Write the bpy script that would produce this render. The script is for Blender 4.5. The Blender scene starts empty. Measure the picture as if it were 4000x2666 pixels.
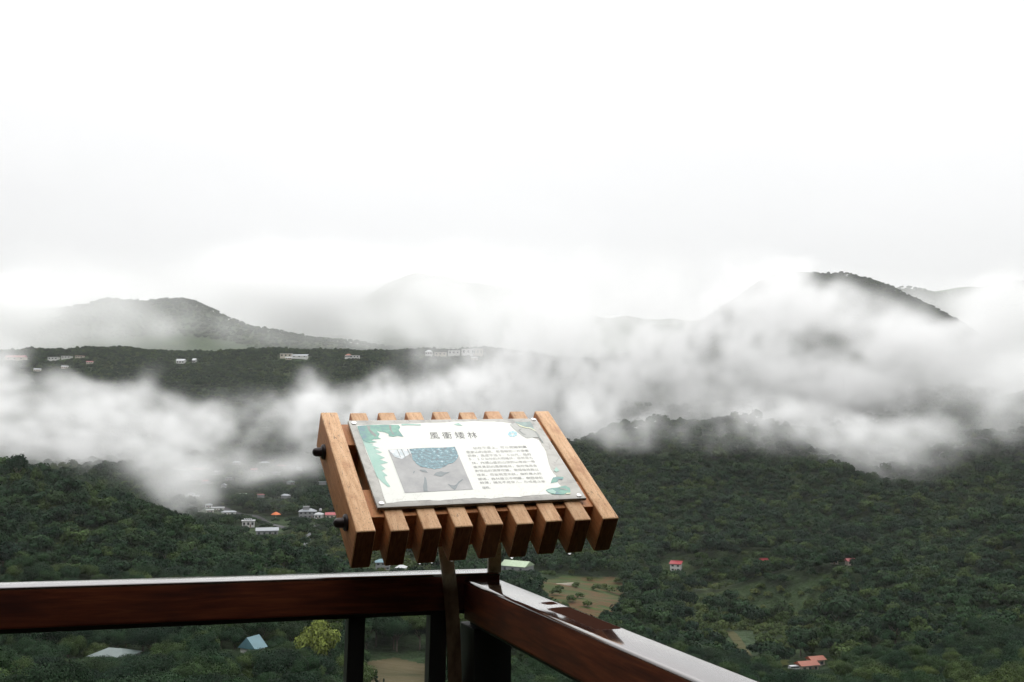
import bpy, bmesh, math, random
import numpy as np
from mathutils import Matrix, Vector
R_ = math.radians
scene = bpy.context.scene
C = scene.collection

# ------------------------------------------------------------------ camera, sky, light, exposure
F = 3800.0                     # focal length in pixels of the 4000 px wide photograph
PITCH = R_(4.77)               # the camera looks slightly up
cam_data = bpy.data.cameras.new('camera'); cam = bpy.data.objects.new('camera', cam_data); C.objects.link(cam)
cam_data.sensor_width = 36.0; cam_data.lens = 36.0 * F / 4000.0
cam_data.clip_start = 0.05; cam_data.clip_end = 40000
cam.location = (0, 0, 0); cam.rotation_euler = (R_(90) + PITCH, 0, 0)
scene.camera = cam

SUN_EL, SUN_ROT = R_(50), R_(20)
world = bpy.data.worlds.new("World"); scene.world = world; world.use_nodes = True
wt = world.node_tree; wt.nodes.clear()
def wn(t): return wt.nodes.new(t)
sky = wn('ShaderNodeTexSky'); sky.sky_type = 'NISHITA'; sky.sun_disc = False
sky.sun_elevation = SUN_EL; sky.sun_rotation = SUN_ROT
tc = wn('ShaderNodeTexCoord'); sep = wn('ShaderNodeSeparateXYZ')
ramp = wn('ShaderNodeFloatCurve')                       # brightness of the cloud deck by height above the horizon
cv = ramp.mapping.curves[0]
CLOUD = [(0.0, .212), (0.08, .218), (0.15, .240), (0.22, .264), (0.30, .295), (0.38, .37), (0.5, .60), (0.75, .76), (1.0, .82)]
ramp.mapping.clip_max_y = 2.; ramp.mapping.use_clip = False
cv.points[0].location = CLOUD[0]; cv.points[1].location = CLOUD[-1]
for p in CLOUD[1:-1]: cv.points.new(*p)
ramp.mapping.update()
nz = wn('ShaderNodeTexNoise'); nz.inputs['Scale'].default_value = 1.6; nz.inputs['Detail'].default_value = 5
mp = wn('ShaderNodeMapping'); mp.inputs['Scale'].default_value = (1.0, 1.0, 2.6)
mr = wn('ShaderNodeMapRange'); mr.inputs['To Min'].default_value = 30.0 * .94; mr.inputs['To Max'].default_value = 30.0 * 1.06
mr.inputs['From Min'].default_value = .3; mr.inputs['From Max'].default_value = .7
mul = wn('ShaderNodeMath'); mul.operation = 'MULTIPLY'
cc = wn('ShaderNodeCombineColor'); mix = wn('ShaderNodeMix'); mix.data_type = 'RGBA'; mix.inputs['Factor'].default_value = .96
bg = wn('ShaderNodeBackground'); bg.inputs['Strength'].default_value = 0.1
wo = wn('ShaderNodeOutputWorld')
L = wt.links.new
L(tc.outputs['Generated'], sep.inputs[0]); L(sep.outputs['Z'], ramp.inputs['Value'])
L(tc.outputs['Generated'], mp.inputs[0]); L(mp.outputs[0], nz.inputs['Vector']); L(nz.outputs[0], mr.inputs[0])
L(ramp.outputs[0], mul.inputs[0]); L(mr.outputs[0], mul.inputs[1])
for i in range(3): L(mul.outputs[0], cc.inputs[i])
L(sky.outputs[0], mix.inputs['A']); L(cc.outputs[0], mix.inputs['B'])
L(mix.outputs['Result'], bg.inputs['Color']); L(bg.outputs[0], wo.inputs['Surface'])

sun_d = bpy.data.lights.new('sun', 'SUN'); sun = bpy.data.objects.new('sun', sun_d); C.objects.link(sun)
sun_d.energy = 0.8; sun_d.angle = R_(40); sun_d.color = (1, .97, .93)
sd = Vector((math.sin(SUN_ROT) * math.cos(SUN_EL), math.cos(SUN_ROT) * math.cos(SUN_EL), math.sin(SUN_EL)))
sun.rotation_euler = sd.to_track_quat('Z', 'Y').to_euler()

vs = scene.view_settings
vs.view_transform = 'Standard'; vs.look = 'None'; vs.exposure = 0.25; vs.gamma = 1.0; vs.use_curve_mapping = False
cy = scene.cycles
cy.max_bounces = 12; cy.diffuse_bounces = 2; cy.glossy_bounces = 3; cy.transmission_bounces = 6; cy.volume_bounces = 9
cy.use_denoising = True; cy.sample_clamp_indirect = 4.0
cy.volume_max_steps = 256

# ------------------------------------------------------------------ camera geometry helpers
cP, sP = math.cos(PITCH), math.sin(PITCH)
def ray(px, py):                                  # photograph pixel -> world direction with unit camera depth
    x, y = (px - 2000) / F, (py - 1333) / F
    return Vector((x, cP + y * sP, sP - y * cP))
def cpt(px, py, Z): return ray(px, py) * Z        # point at camera depth Z
def cam2world(v): return Vector((v[0], v[2] * cP + v[1] * sP, v[2] * sP - v[1] * cP))
def project(X, Y, Z):                             # world -> photograph pixels (arrays)
    d = Y * cP + Z * sP; u = Z * cP - Y * sP
    d = np.where(np.abs(d) < 1e-6, 1e-6, d)
    return 2000 + F * X / d, 1333 - F * u / d, d
S2 = 4000 / 2353.0                                # the full view I measured was 2353 px wide
HZ = 971.0; F2 = F / S2

# ------------------------------------------------------------------ materials
def mat(name):
    m = bpy.data.materials.new(name); m.use_nodes = True
    return m, m.node_tree, m.node_tree.nodes['Principled BSDF']
def setp(b, col=None, rough=None, metal=None, spec=None, coat=None, coat_r=None):
    if col is not None: b.inputs['Base Color'].default_value = (*col, 1)
    if rough is not None: b.inputs['Roughness'].default_value = rough
    if metal is not None: b.inputs['Metallic'].default_value = metal
    if spec is not None: b.inputs['Specular IOR Level'].default_value = spec
    if coat is not None: b.inputs['Coat Weight'].default_value = coat
    if coat_r is not None: b.inputs['Coat Roughness'].default_value = coat_r
def tex_coord(nt, kind='Object', scale=(1, 1, 1), rot=(0, 0, 0)):
    t = nt.nodes.new('ShaderNodeTexCoord'); m = nt.nodes.new('ShaderNodeMapping')
    m.inputs['Scale'].default_value = scale; m.inputs['Rotation'].default_value = rot
    nt.links.new(t.outputs[kind], m.inputs[0]); return m.outputs[0]
def noise(nt, vec, scale, detail=4, rough=.55, dist=0):
    n = nt.nodes.new('ShaderNodeTexNoise'); n.inputs['Scale'].default_value = scale; n.inputs['Detail'].default_value = detail
    n.inputs['Roughness'].default_value = rough; n.inputs['Distortion'].default_value = dist
    if vec is not None: nt.links.new(vec, n.inputs['Vector'])
    return n.outputs[0]
def cramp(nt, fac, stops):
    r = nt.nodes.new('ShaderNodeValToRGB'); e = r.color_ramp.elements
    e[0].position, e[0].color = stops[0][0], (*stops[0][1], 1); e[1].position, e[1].color = stops[-1][0], (*stops[-1][1], 1)
    for p, c in stops[1:-1]:
        q = e.new(p); q.color = (*c, 1)
    nt.links.new(fac, r.inputs[0]); return r.outputs[0]
def mixc(nt, fac, a, b, mode='MIX'):
    m = nt.nodes.new('ShaderNodeMix'); m.data_type = 'RGBA'; m.blend_type = mode
    for k, v in (('Factor', fac), ('A', a), ('B', b)):
        if hasattr(v, 'is_linked'): nt.links.new(v, m.inputs[k])
        elif isinstance(v, tuple): m.inputs[k].default_value = (*v, 1)
        else: m.inputs[k].default_value = v
    return m.outputs['Result']
def math_(nt, op, a, b=None, c=None):
    m = nt.nodes.new('ShaderNodeMath'); m.operation = op
    for i, v in enumerate((a, b, c)):
        if v is None: continue
        if hasattr(v, 'is_linked'): nt.links.new(v, m.inputs[i])
        else: m.inputs[i].default_value = v
    return m.outputs[0]
def mrange(nt, v, a, b, c=0., d=1., smooth=True):
    m = nt.nodes.new('ShaderNodeMapRange'); m.interpolation_type = 'SMOOTHSTEP' if smooth else 'LINEAR'
    for k, q in (('From Min', a), ('From Max', b), ('To Min', c), ('To Max', d)): m.inputs[k].default_value = q
    nt.links.new(v, m.inputs['Value']); return m.outputs[0]
def bump(nt, b, h, strength, dist=.002):
    n = nt.nodes.new('ShaderNodeBump'); n.inputs['Strength'].default_value = strength; n.inputs['Distance'].default_value = dist
    nt.links.new(h, n.inputs['Height']); nt.links.new(n.outputs[0], b.inputs['Normal'])
def plain(name, col, rough=.6, metal=0., vary=.18, scale=6., spec=.4, kind='Object'):
    m, nt, b = mat(name); setp(b, col, rough, metal, spec)
    v = tex_coord(nt, kind); n = noise(nt, v, scale, 5)
    f = cramp(nt, n, [(.3, tuple(c * (1 - vary) for c in col)), (.7, tuple(min(1, c * (1 + vary)) for c in col))])
    nt.links.new(f, b.inputs['Base Color']); return m

def wood_sign(name='tan_wood', stops=((.25, (.45, .225, .10)), (.5, (.62, .375, .20)), (.75, (.72, .48, .29)))):                                  # weathered tan hardwood: fine fleck, long soft grain, stains
    m, nt, b = mat(name); setp(b, rough=.62, spec=.3)
    v = tex_coord(nt, 'Object', (14, 1.6, 14)); g = noise(nt, v, 9, 6, .6, .4)
    v2 = tex_coord(nt, 'Object', (1, .35, 1)); fleck = noise(nt, v2, 420, 3, .7)
    v3 = tex_coord(nt, 'Object'); st = noise(nt, v3, 11, 4, .6)
    base = cramp(nt, g, list(stops))
    c = mixc(nt, mrange(nt, fleck, .55, .68), base, (.24, .12, .06))
    c = mixc(nt, mrange(nt, st, .50, .72, 0, .65), c, (.34, .14, .055))
    oi = nt.nodes.new('ShaderNodeObjectInfo'); c = mixc(nt, 1., c, cramp(nt, oi.outputs['Random'], [(0., (.84, .82, .80)), (1., (1.08, 1.08, 1.08))]), 'MULTIPLY')
    ck = noise(nt, tex_coord(nt, 'Object', (26, 2.2, 26)), 2.4, 3, .5, .3); ck = mrange(nt, math_(nt, 'ABSOLUTE', math_(nt, 'SUBTRACT', ck, .5)), .0, .012, .75, 0)
    ckm = mrange(nt, noise(nt, v3, 17, 2), .5, .58); c = mixc(nt, math_(nt, 'MULTIPLY', ck, ckm), c, (.10, .045, .02))
    nt.links.new(c, b.inputs['Base Color']); bump(nt, b, math_(nt, 'ADD', math_(nt, 'MULTIPLY', g, .5), fleck), .25, .0012)
    return m
def wood_end():                                   # wet end grain of the same timber, coloured darker still for shade on the ends
    m, nt, b = mat('shaded_end_grain'); setp(b, rough=.6, spec=.15)
    v = tex_coord(nt, 'Object', (30, 30, 5)); g = noise(nt, v, 4, 6, .6, 1.5)
    c = cramp(nt, g, [(.3, (.13, .044, .020)), (.55, (.22, .085, .037)), (.75, (.30, .125, .055))])
    nt.links.new(c, b.inputs['Base Color']); bump(nt, b, g, .2, .001); return m
def rail_wood(patches=()):                        # dark red varnished rail: wet and glossy, with bare dry patches
    m, nt, b = mat('red_brown_varnished_wood')
    v = tex_coord(nt, 'Object', (1.2, 16, 16)); g = noise(nt, v, 5, 7, .62, .6)
    v2 = tex_coord(nt, 'Object', (4, 60, 60)); g2 = noise(nt, v2, 3, 5, .7)
    v3 = tex_coord(nt, 'Object', (1.5, 5, 5)); st = noise(nt, v3, 2.3, 4)
    c = cramp(nt, math_(nt, 'ADD', math_(nt, 'MULTIPLY', g, .7), math_(nt, 'MULTIPLY', g2, .3)),
              [(.30, (.050, .016, .012)), (.5, (.125, .034, .018)), (.7, (.22, .066, .028))])
    c = mixc(nt, mrange(nt, st, .45, .7, 0, .8), c, (.045, .018, .016))
    t = nt.nodes.new('ShaderNodeTexCoord'); sp = nt.nodes.new('ShaderNodeSeparateXYZ'); nt.links.new(t.outputs['Object'], sp.inputs[0])
    rough = .30; dry = None
    top = mrange(nt, sp.outputs['Z'], -.009, -.005)
    wob = noise(nt, tex_coord(nt, 'Object', (1, 1, 1)), 60, 4, .6)
    wob2 = noise(nt, tex_coord(nt, 'Object', (30, 200, 1)), 1.5, 4, .7)
    for (x0, x1, y0, y1, r, fr) in patches:       # a rounded box with a ragged near side, in the rail's own length and width
        cx, cyy = (x0 + x1) / 2, (y0 + y1) / 2
        qx = math_(nt, 'MAXIMUM', math_(nt, 'SUBTRACT', math_(nt, 'ABSOLUTE', math_(nt, 'SUBTRACT', sp.outputs['X'], cx)), (x1 - x0) / 2 - r), 0)
        qy = math_(nt, 'MAXIMUM', math_(nt, 'SUBTRACT', math_(nt, 'ABSOLUTE', math_(nt, 'SUBTRACT', sp.outputs['Y'], cyy)), (y1 - y0) / 2 - r), 0)
        d = math_(nt, 'SUBTRACT', math_(nt, 'SQRT', math_(nt, 'ADD', math_(nt, 'MULTIPLY', qx, qx), math_(nt, 'MULTIPLY', qy, qy))), r)
        d = math_(nt, 'ADD', d, math_(nt, 'MULTIPLY', math_(nt, 'SUBTRACT', wob, .5), .006))
        near = mrange(nt, sp.outputs['Y'], y0 + .05 * (y1 - y0), y0 + .55 * (y1 - y0), fr, 0)
        d = math_(nt, 'ADD', d, math_(nt, 'MULTIPLY', math_(nt, 'MULTIPLY', math_(nt, 'SUBTRACT', wob2, .35), near), .09))
        k = mrange(nt, d, -.0012, .0010, 1, 0)
        dry = k if dry is None else math_(nt, 'MAXIMUM', dry, k)
    setp(b, spec=.5, coat_r=.05); b.inputs['IOR'].default_value = 1.45
    if dry is not None: nt.links.new(mrange(nt, math_(nt, 'MULTIPLY', dry, top), 0, 1, 1.45, 1.03), b.inputs['IOR'])
    wet = top if dry is None else math_(nt, 'MULTIPLY', top, math_(nt, 'SUBTRACT', 1., dry))
    c = mixc(nt, math_(nt, 'MULTIPLY', wet, .8), c, (.012, .009, .009))
    if dry is not None: c = mixc(nt, math_(nt, 'MULTIPLY', dry, top), c, (.030, .013, .009))
    nt.links.new(c, b.inputs['Base Color'])
    nt.links.new(mrange(nt, wet, 0, 1, .42, .10), b.inputs['Roughness'])
    nt.links.new(mrange(nt, wet, 0, 1, .16, .9) if dry is None else math_(nt, 'MULTIPLY', mrange(nt, wet, 0, 1, .16, .9), math_(nt, 'SUBTRACT', 1., math_(nt, 'MULTIPLY', math_(nt, 'MULTIPLY', dry, top), .9))), b.inputs['Specular IOR Level'])
    nt.links.new(mrange(nt, wet, 0, 1, .0, 1.), b.inputs['Coat Weight']); b.inputs['Coat IOR'].default_value = 1.75
    film = noise(nt, tex_coord(nt, 'Object', (10, 40, 10)), 3, 4, .6)
    bump(nt, b, film, .06, .002)
    return m
def foliage(name, dark, mid, light, use_obj=False):
    m, nt, b = mat(name); setp(b, rough=.7, spec=.03)
    oi = nt.nodes.new('ShaderNodeObjectInfo')
    pn = noise(nt, oi.outputs['Location'], .012, 3, .6)
    at = nt.nodes.new('ShaderNodeAttribute'); at.attribute_name = 'tone'
    r = math_(nt, 'ADD', math_(nt, 'MULTIPLY', oi.outputs['Random'], .45), math_(nt, 'MULTIPLY', pn, .55))
    c = cramp(nt, r, [(.18, dark), (.5, mid), (.85, light)])
    br = mrange(nt, at.outputs['Fac'], 0, 1, .45, 1.65, False)
    c = mixc(nt, 1., c, br, 'MULTIPLY')
    nt.links.new(c, b.inputs['Base Color']); return m

M = {}
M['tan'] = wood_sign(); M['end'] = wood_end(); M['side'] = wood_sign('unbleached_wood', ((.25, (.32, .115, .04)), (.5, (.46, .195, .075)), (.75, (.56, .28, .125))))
M['bolt'] = plain('dark_bolt', (.028, .02, .02), .42, .4, .3, 60)
M['steel'], nt, b = mat('stained_steel_painted_reflection'); setp(b, rough=.45, metal=.15, spec=.4)
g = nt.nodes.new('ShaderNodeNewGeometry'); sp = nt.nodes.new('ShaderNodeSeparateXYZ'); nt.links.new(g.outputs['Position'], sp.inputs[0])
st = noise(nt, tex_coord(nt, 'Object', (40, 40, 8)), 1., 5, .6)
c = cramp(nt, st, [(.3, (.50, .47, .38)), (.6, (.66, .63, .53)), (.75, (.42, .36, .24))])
dark_refl = mrange(nt, math_(nt, 'ADD', sp.outputs['Z'], math_(nt, 'MULTIPLY', st, .06)), -.385, -.335, 1, 0)  # dark reflection painted into the steel colour below the rail top
nt.links.new(mixc(nt, dark_refl, c, cramp(nt, st, [(.35, (.10, .06, .035)), (.6, (.19, .13, .08)), (.75, (.05, .03, .02))])), b.inputs['Base Color'])
M['black_metal'] = plain('black_painted_metal', (.011, .011, .012), .5, .0, .3, 12)
M['screw'] = plain('zinc_screw', (.75, .73, .72), .35, .6, .1, 100)
M['socket'] = plain('dark_socket', (.03, .03, .03), .6)
M['deck'] = plain('wet_deck_boards', (.035, .022, .016), .4, 0, .4, 3)
M['fol'] = foliage('leaves', (.008, .020, .011), (.016, .034, .014), (.046, .064, .018))
M['fol_dark'] = foliage('dark_leaves', (.006, .015, .010), (.012, .025, .013), (.024, .040, .015))
M['fol_lime'] = foliage('lime_leaves', (.07, .095, .02), (.10, .125, .028), (.14, .16, .04))
M['fol_scrub'] = foliage('scrub_leaves', (.032, .050, .018), (.048, .068, .024), (.072, .084, .028))
M['bark'] = plain('bark', (.09, .075, .06), .85, 0, .3, 3)

# ------------------------------------------------------------------ mesh helpers
def link(name, me, m=None, parent=None):
    o = bpy.data.objects.new(name, me); C.objects.link(o)
    if m is not None:
        for q in (m if isinstance(m, (list, tuple)) else [m]): me.materials.append(q)
    if parent is not None: o.parent = parent
    return o
def from_bm(name, bm, m=None, parent=None, smooth=False):
    me = bpy.data.meshes.new(name); bm.normal_update(); bm.to_mesh(me); bm.free()
    if smooth: me.polygons.foreach_set('use_smooth', [True] * len(me.polygons))
    return link(name, me, m, parent)
def tag(o, label=None, cat=None, group=None, kind=None):
    if label: o['label'] = label
    if cat: o['category'] = cat
    if group: o['group'] = group
    if kind: o['kind'] = kind
    return o
def empty(name, loc=(0, 0, 0), rz=0., mw=None):
    o = bpy.data.objects.new(name, None); C.objects.link(o); o.empty_display_size = .2
    if mw is not None: o.matrix_world = mw
    else: o.location = loc; o.rotation_euler = (0, 0, rz)
    return o
def copy_tree(o, parent=None):
    c = o.copy(); C.objects.link(c); c.parent = parent
    for ch in list(o.children): copy_tree(ch, c)
    return c
def bm_box(bm, x0, x1, y0, y1, z0, z1, mi=0):
    vs_ = [bm.verts.new(p) for p in ((x0,y0,z0),(x1,y0,z0),(x1,y1,z0),(x0,y1,z0),(x0,y0,z1),(x1,y0,z1),(x1,y1,z1),(x0,y1,z1))]
    fs = [bm.faces.new([vs_[i] for i in f]) for f in ((0,3,2,1),(4,5,6,7),(0,1,5,4),(1,2,6,5),(2,3,7,6),(3,0,4,7))]
    for f in fs: f.material_index = mi
    return vs_, fs
def box(name, dims, m, parent=None, bev=0., seg=3):
    bm = bmesh.new(); vs_, fs = bm_box(bm, *dims)
    if bev: bmesh.ops.bevel(bm, geom=bm.edges[:] , offset=bev, segments=seg, profile=.6, affect='EDGES')
    return from_bm(name, bm, m, parent, smooth=False)
def smooth_by_angle(o, ang=40):
    me = o.data; me.polygons.foreach_set('use_smooth', [True] * len(me.polygons)); me.set_sharp_from_angle(angle=R_(ang))
def lathe(bm, prof, axis, origin, n=16, mi=0):     # prof: (radius, height) list along axis
    axis = Vector(axis).normalized(); a = axis.orthogonal().normalized(); b = axis.cross(a)
    rings = []
    for r, h in prof:
        rings.append([bm.verts.new(Vector(origin) + axis * h + (a * math.cos(t) + b * math.sin(t)) * r) for t in [2 * math.pi * i / n for i in range(n)]])
    for p, q in zip(rings[:-1], rings[1:]):
        for i in range(n):
            f = bm.faces.new((p[i], p[(i+1) % n], q[(i+1) % n], q[i])); f.material_index = mi
    for rg, fl in ((rings[0], True), (rings[-1], False)):
        f = bm.faces.new(rg[::-1] if fl else rg); f.material_index = mi
    bmesh.ops.recalc_face_normals(bm, faces=bm.faces[:])

# ------------------------------------------------------------------ terrain
rng = np.random.default_rng(7)
CAN = 8.0                                           # height of the tree canopy over the ground
CT = []                                             # (angle deg, ln R, z)
def ct(px, Y, py=None, z=None):
    X = (px - 1176.5) / F2 * Y
    if z is None: z = (HZ - py) / F2 * Y - (CAN if Y < 2100 else 0)
    CT.append((math.degrees(math.atan2(X, Y)), math.log(math.hypot(X, Y)), z))
for px in (-500, 300, 1100, 1900, 2800):
    ct(px, 6, z=-7); ct(px, 25, z=-17); ct(px, 70, z=-31)
for px in (-700, 0):                                # left: slope below, hill, valley, plateau, far hill
    ct(px, 130, z=-40); ct(px, 180, py=1560); ct(px, 240, py=1435); ct(px, 300, py=1350)
ct(-700, 420, py=1010); ct(-700, 520, py=985)
ct(0, 350, py=1225); ct(0, 405, py=1130); ct(0, 460, py=1070); ct(0, 540, z=-45); ct(0, 700, z=-60); ct(0, 950, z=-50)
ct(300, 170, py=1568); ct(300, 240, py=1440); ct(300, 310, py=1330); ct(300, 370, py=1225); ct(300, 435, py=1142); ct(160, 455, py=1098); ct(450, 420, py=1205); ct(300, 520, z=-58); ct(300, 700, z=-62); ct(300, 950, z=-48)
ct(600, 170, py=1568); ct(600, 235, py=1450); ct(600, 300, py=1365); ct(600, 385, py=1258); ct(600, 450, z=-66); ct(600, 620, py=1195); ct(600, 800, py=1130); ct(600, 1000, py=1065)
ct(730, 180, py=1568); ct(730, 250, py=1460); ct(730, 350, py=1306); ct(680, 365, py=1278); ct(730, 400, z=-60); ct(800, 410, z=-66); ct(730, 640, py=1190); ct(730, 800, py=1130); ct(730, 1000, py=1060)
ct(910, 200, py=1568); ct(910, 250, py=1500); ct(910, 330, z=-63); ct(910, 460, py=1300); ct(910, 640, py=1200); ct(910, 900, py=1090)
ct(1150, 220, py=1560); ct(1150, 330, z=-66); ct(1180, 450, py=1310); ct(1180, 600, py=1230); ct(1180, 900, py=1090)
for px in (0, 300, 600, 850, 1080):                  # plateau escarpment and top
    ct(px, 1180, z=-22 if px < 1000 else -15); ct(px, 1400, py=905); ct(px, 1600, py=812 if px < 1000 else 806); ct(px, 1950, z=119)
ct(-700, 1180, z=0); ct(-700, 1500, py=840); ct(-700, 2000, z=130)
ct(1250, 1600, py=812); ct(1250, 1300, z=20); ct(1250, 2000, z=105)
ct(1340, 350, py=1405); ct(1340, 380, py=1388); ct(1340, 430, py=1335); ct(1400, 540, py=1288); ct(1545, 560, py=1295); ct(1400, 650, py=1205); ct(1400, 780, py=1105); ct(1400, 890, py=1010); ct(1400, 960, z=-20); ct(1450, 1100, py=955); ct(1450, 1400, z=45); ct(1450, 2000, z=90)
ct(1700, 240, py=1560); ct(1700, 310, py=1490); ct(1700, 400, py=1400); ct(1700, 520, py=1320); ct(1700, 600, py=1240); ct(1700, 720, py=1120); ct(1700, 870, py=990); ct(1700, 960, z=-18); ct(1700, 1150, py=930); ct(1700, 1450, py=800)
ct(2000, 215, py=1568); ct(2000, 300, py=1480); ct(2000, 430, py=1370); ct(2000, 560, py=1270); ct(2000, 720, py=1130); ct(2000, 860, py=1030); ct(2000, 1050, py=950); ct(2000, 1400, py=800)
ct(2340, 180, py=1568); ct(2340, 300, py=1440); ct(2340, 450, py=1310); ct(2340, 620, py=1170); ct(2340, 780, py=1050); ct(2340, 900, py=960); ct(2340, 1200, py=880); ct(2340, 1500, py=830)
ct(2900, 180, z=-40); ct(2900, 320, z=-48); ct(2900, 600, z=-20); ct(2900, 900, z=40); ct(2900, 1400, z=140); ct(2900, 2000, z=260)
ct(1650, 1800, py=720); ct(1760, 1900, py=635); ct(1880, 1900, py=622); ct(2010, 1900, py=640); ct(2100, 1900, py=677); ct(2210, 1850, py=735); ct(2300, 1800, py=800); ct(1880, 1700, py=700); ct(2050, 1700, py=735)
ct(1880, 2500, z=170); ct(2200, 2500, z=150); ct(2340, 2500, z=180); ct(1550, 2300, z=110)
for px, py in ((-700, 720), (0, 722), (60, 728), (160, 722), (240, 697), (330, 688), (420, 690), (480, 715), (540, 752), (600, 775), (680, 775), (760, 785), (860, 795)): ct(px, 3500, py=py + 3)
for px in (-700, 0, 300, 600, 900, 1200): ct(px, 2700, z=150); ct(px, 4100, z=260)
ct(1200, 3500, z=230); ct(1500, 3500, z=240)
for px, py in ((640, 775), (700, 742), (800, 697), (870, 660), (930, 632), (1000, 640), (1080, 660), (1170, 668), (1250, 690), (1330, 720), (1450, 745)): ct(px, 5600, py=py)
for px in (-700, 200, 1000, 1600): ct(px, 7600, z=420)
for px, py in ((2120, 668), (2190, 690), (2240, 676), (2340, 660), (2900, 640)): ct(px, 3600, py=py)
ct(2240, 7600, z=600); ct(2900, 7600, z=650)
for a in (-180, -140, -100, 100, 140, 180):           # unseen wooded slope behind the lookout, added to darken the light from there
    k = 1 if abs(a) > 110 else .45
    for R0, z in ((6, -2.0), (12, 4), (30, 26), (80, 75), (200, 150), (800, 260), (3000, 300), (7600, 400)):
        CT.append((a, math.log(R0), z * k if z > 0 else z))
CT = np.array(CT); SA, SR = 5.0, .16
cpn = np.c_[CT[:, 0] / SA, CT[:, 1] / SR]
def tps(r2): return np.where(r2 > 0, .5 * r2 * np.log(np.maximum(r2, 1e-12)), 0.)
def design(a, b): return tps(((a[:, None, :] - b[None, :, :]) ** 2).sum(2))
n_ = len(cpn); A_ = np.zeros((n_ + 3, n_ + 3)); A_[:n_, :n_] = design(cpn, cpn) + np.eye(n_) * .02
Pm = np.c_[np.ones(n_), cpn]; A_[:n_, n_:] = Pm; A_[n_:, :n_] = Pm.T
WT = np.linalg.solve(A_, np.r_[CT[:, 2], 0, 0, 0])
FK = rng.normal(size=(60, 2)); FK /= np.linalg.norm(FK, axis=1)[:, None]
FW = np.exp(rng.uniform(math.log(35), math.log(420), 60)); FPH = rng.uniform(0, 6.28, 60)
def terrain(X, Y):
    X = np.atleast_1d(np.asarray(X, float)); Y = np.atleast_1d(np.asarray(Y, float)); out = np.empty(X.shape)
    for s in range(0, len(X), 20000):
        x, y = X[s:s+20000], Y[s:s+20000]; Rr = np.maximum(np.hypot(x, y), 5.)
        q = np.c_[np.degrees(np.arctan2(x, y)) / SA, np.log(Rr) / SR]
        h = design(q, cpn) @ WT[:n_] + WT[n_] + q @ WT[n_+1:]
        amp = np.clip(Rr - 90, 0, None) * .0011
        amp = np.minimum(amp, 1.3) + np.clip(Rr - 2400, 0, None) * .0016
        sc = np.where(Rr > 2400, .35, 1.)
        for k, w, p in zip(FK, FW, FPH): h = h + amp * np.sqrt(w / 150) * .45 * np.sin((k[0] * x + k[1] * y) * sc * 6.283 / w + p)
        a_ = np.degrees(np.arctan2(x, y)); am2 = 2.2 * np.clip((Rr - 330) / 150, 0, 1) * np.clip((1050 - Rr) / 150, 0, 1) * np.clip((a_ - 5) / 5, 0, 1)
        for k, w, p in zip(FK[:14], np.linspace(60, 150, 14), FPH[14:28]): h = h + am2 * np.sin((k[0] * x + k[1] * y) * 6.283 / w + p)
        out[s:s+20000] = h
    return out
NA, NR = 430, 330
az = np.r_[np.linspace(-180, -38, 46)[:-1], np.linspace(-38, 38, NA), np.linspace(38, 180, 46)[1:-1]]
rr = np.exp(np.linspace(math.log(5.5), math.log(7600), NR))
AA, RR = np.meshgrid(np.radians(az), rr); TX, TY = (RR * np.sin(AA)).ravel(), (RR * np.cos(AA)).ravel()
TZ = terrain(TX, TY)
na = len(az)
idx = np.arange(na * NR).reshape(NR, na); nx_ = np.roll(idx, -1, 1)
quads = np.stack([idx[:-1], nx_[:-1], nx_[1:], idx[1:]], -1).reshape(-1, 4)
me = bpy.data.meshes.new('terrain')
me.from_pydata(np.c_[TX, TY, TZ].tolist(), [], quads.tolist() + [idx[0].tolist()])
me.polygons.foreach_set('use_smooth', [True] * len(me.polygons))
def mat_ground():
    m, nt, b = mat('forest_floor'); setp(b, rough=.9, spec=.1)
    g = nt.nodes.new('ShaderNodeNewGeometry'); n1 = noise(nt, g.outputs['Position'], .02, 5, .6); n2 = noise(nt, g.outputs['Position'], .14, 5, .65)
    c = cramp(nt, n1, [(.3, (.018, .032, .016)), (.55, (.030, .048, .020)), (.75, (.048, .060, .024))])
    c = mixc(nt, 1., c, cramp(nt, n2, [(.3, (.55, .55, .55)), (.7, (1.5, 1.5, 1.5))]), 'MULTIPLY')
    nt.links.new(c, b.inputs['Base Color']); bump(nt, b, n2, 1., 6.); return m
terr = link('terrain', me, mat_ground()); tag(terr, kind='structure')
def ground_hit(px, py, y0=140., y1=2600.):           # photograph pixel (2353 px scale) -> ground point in front of the camera
    Ys = np.exp(np.linspace(math.log(y0), math.log(y1), 900)); X = (px - 1176.5) / F2 * Ys
    z = terrain(X, Ys); row = (HZ - py) / F2 * Ys
    k = np.nonzero(z >= row)[0]
    i = k[0] if len(k) else len(Ys) - 1
    return float(X[i]), float(Ys[i]), float(z[i])

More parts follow.
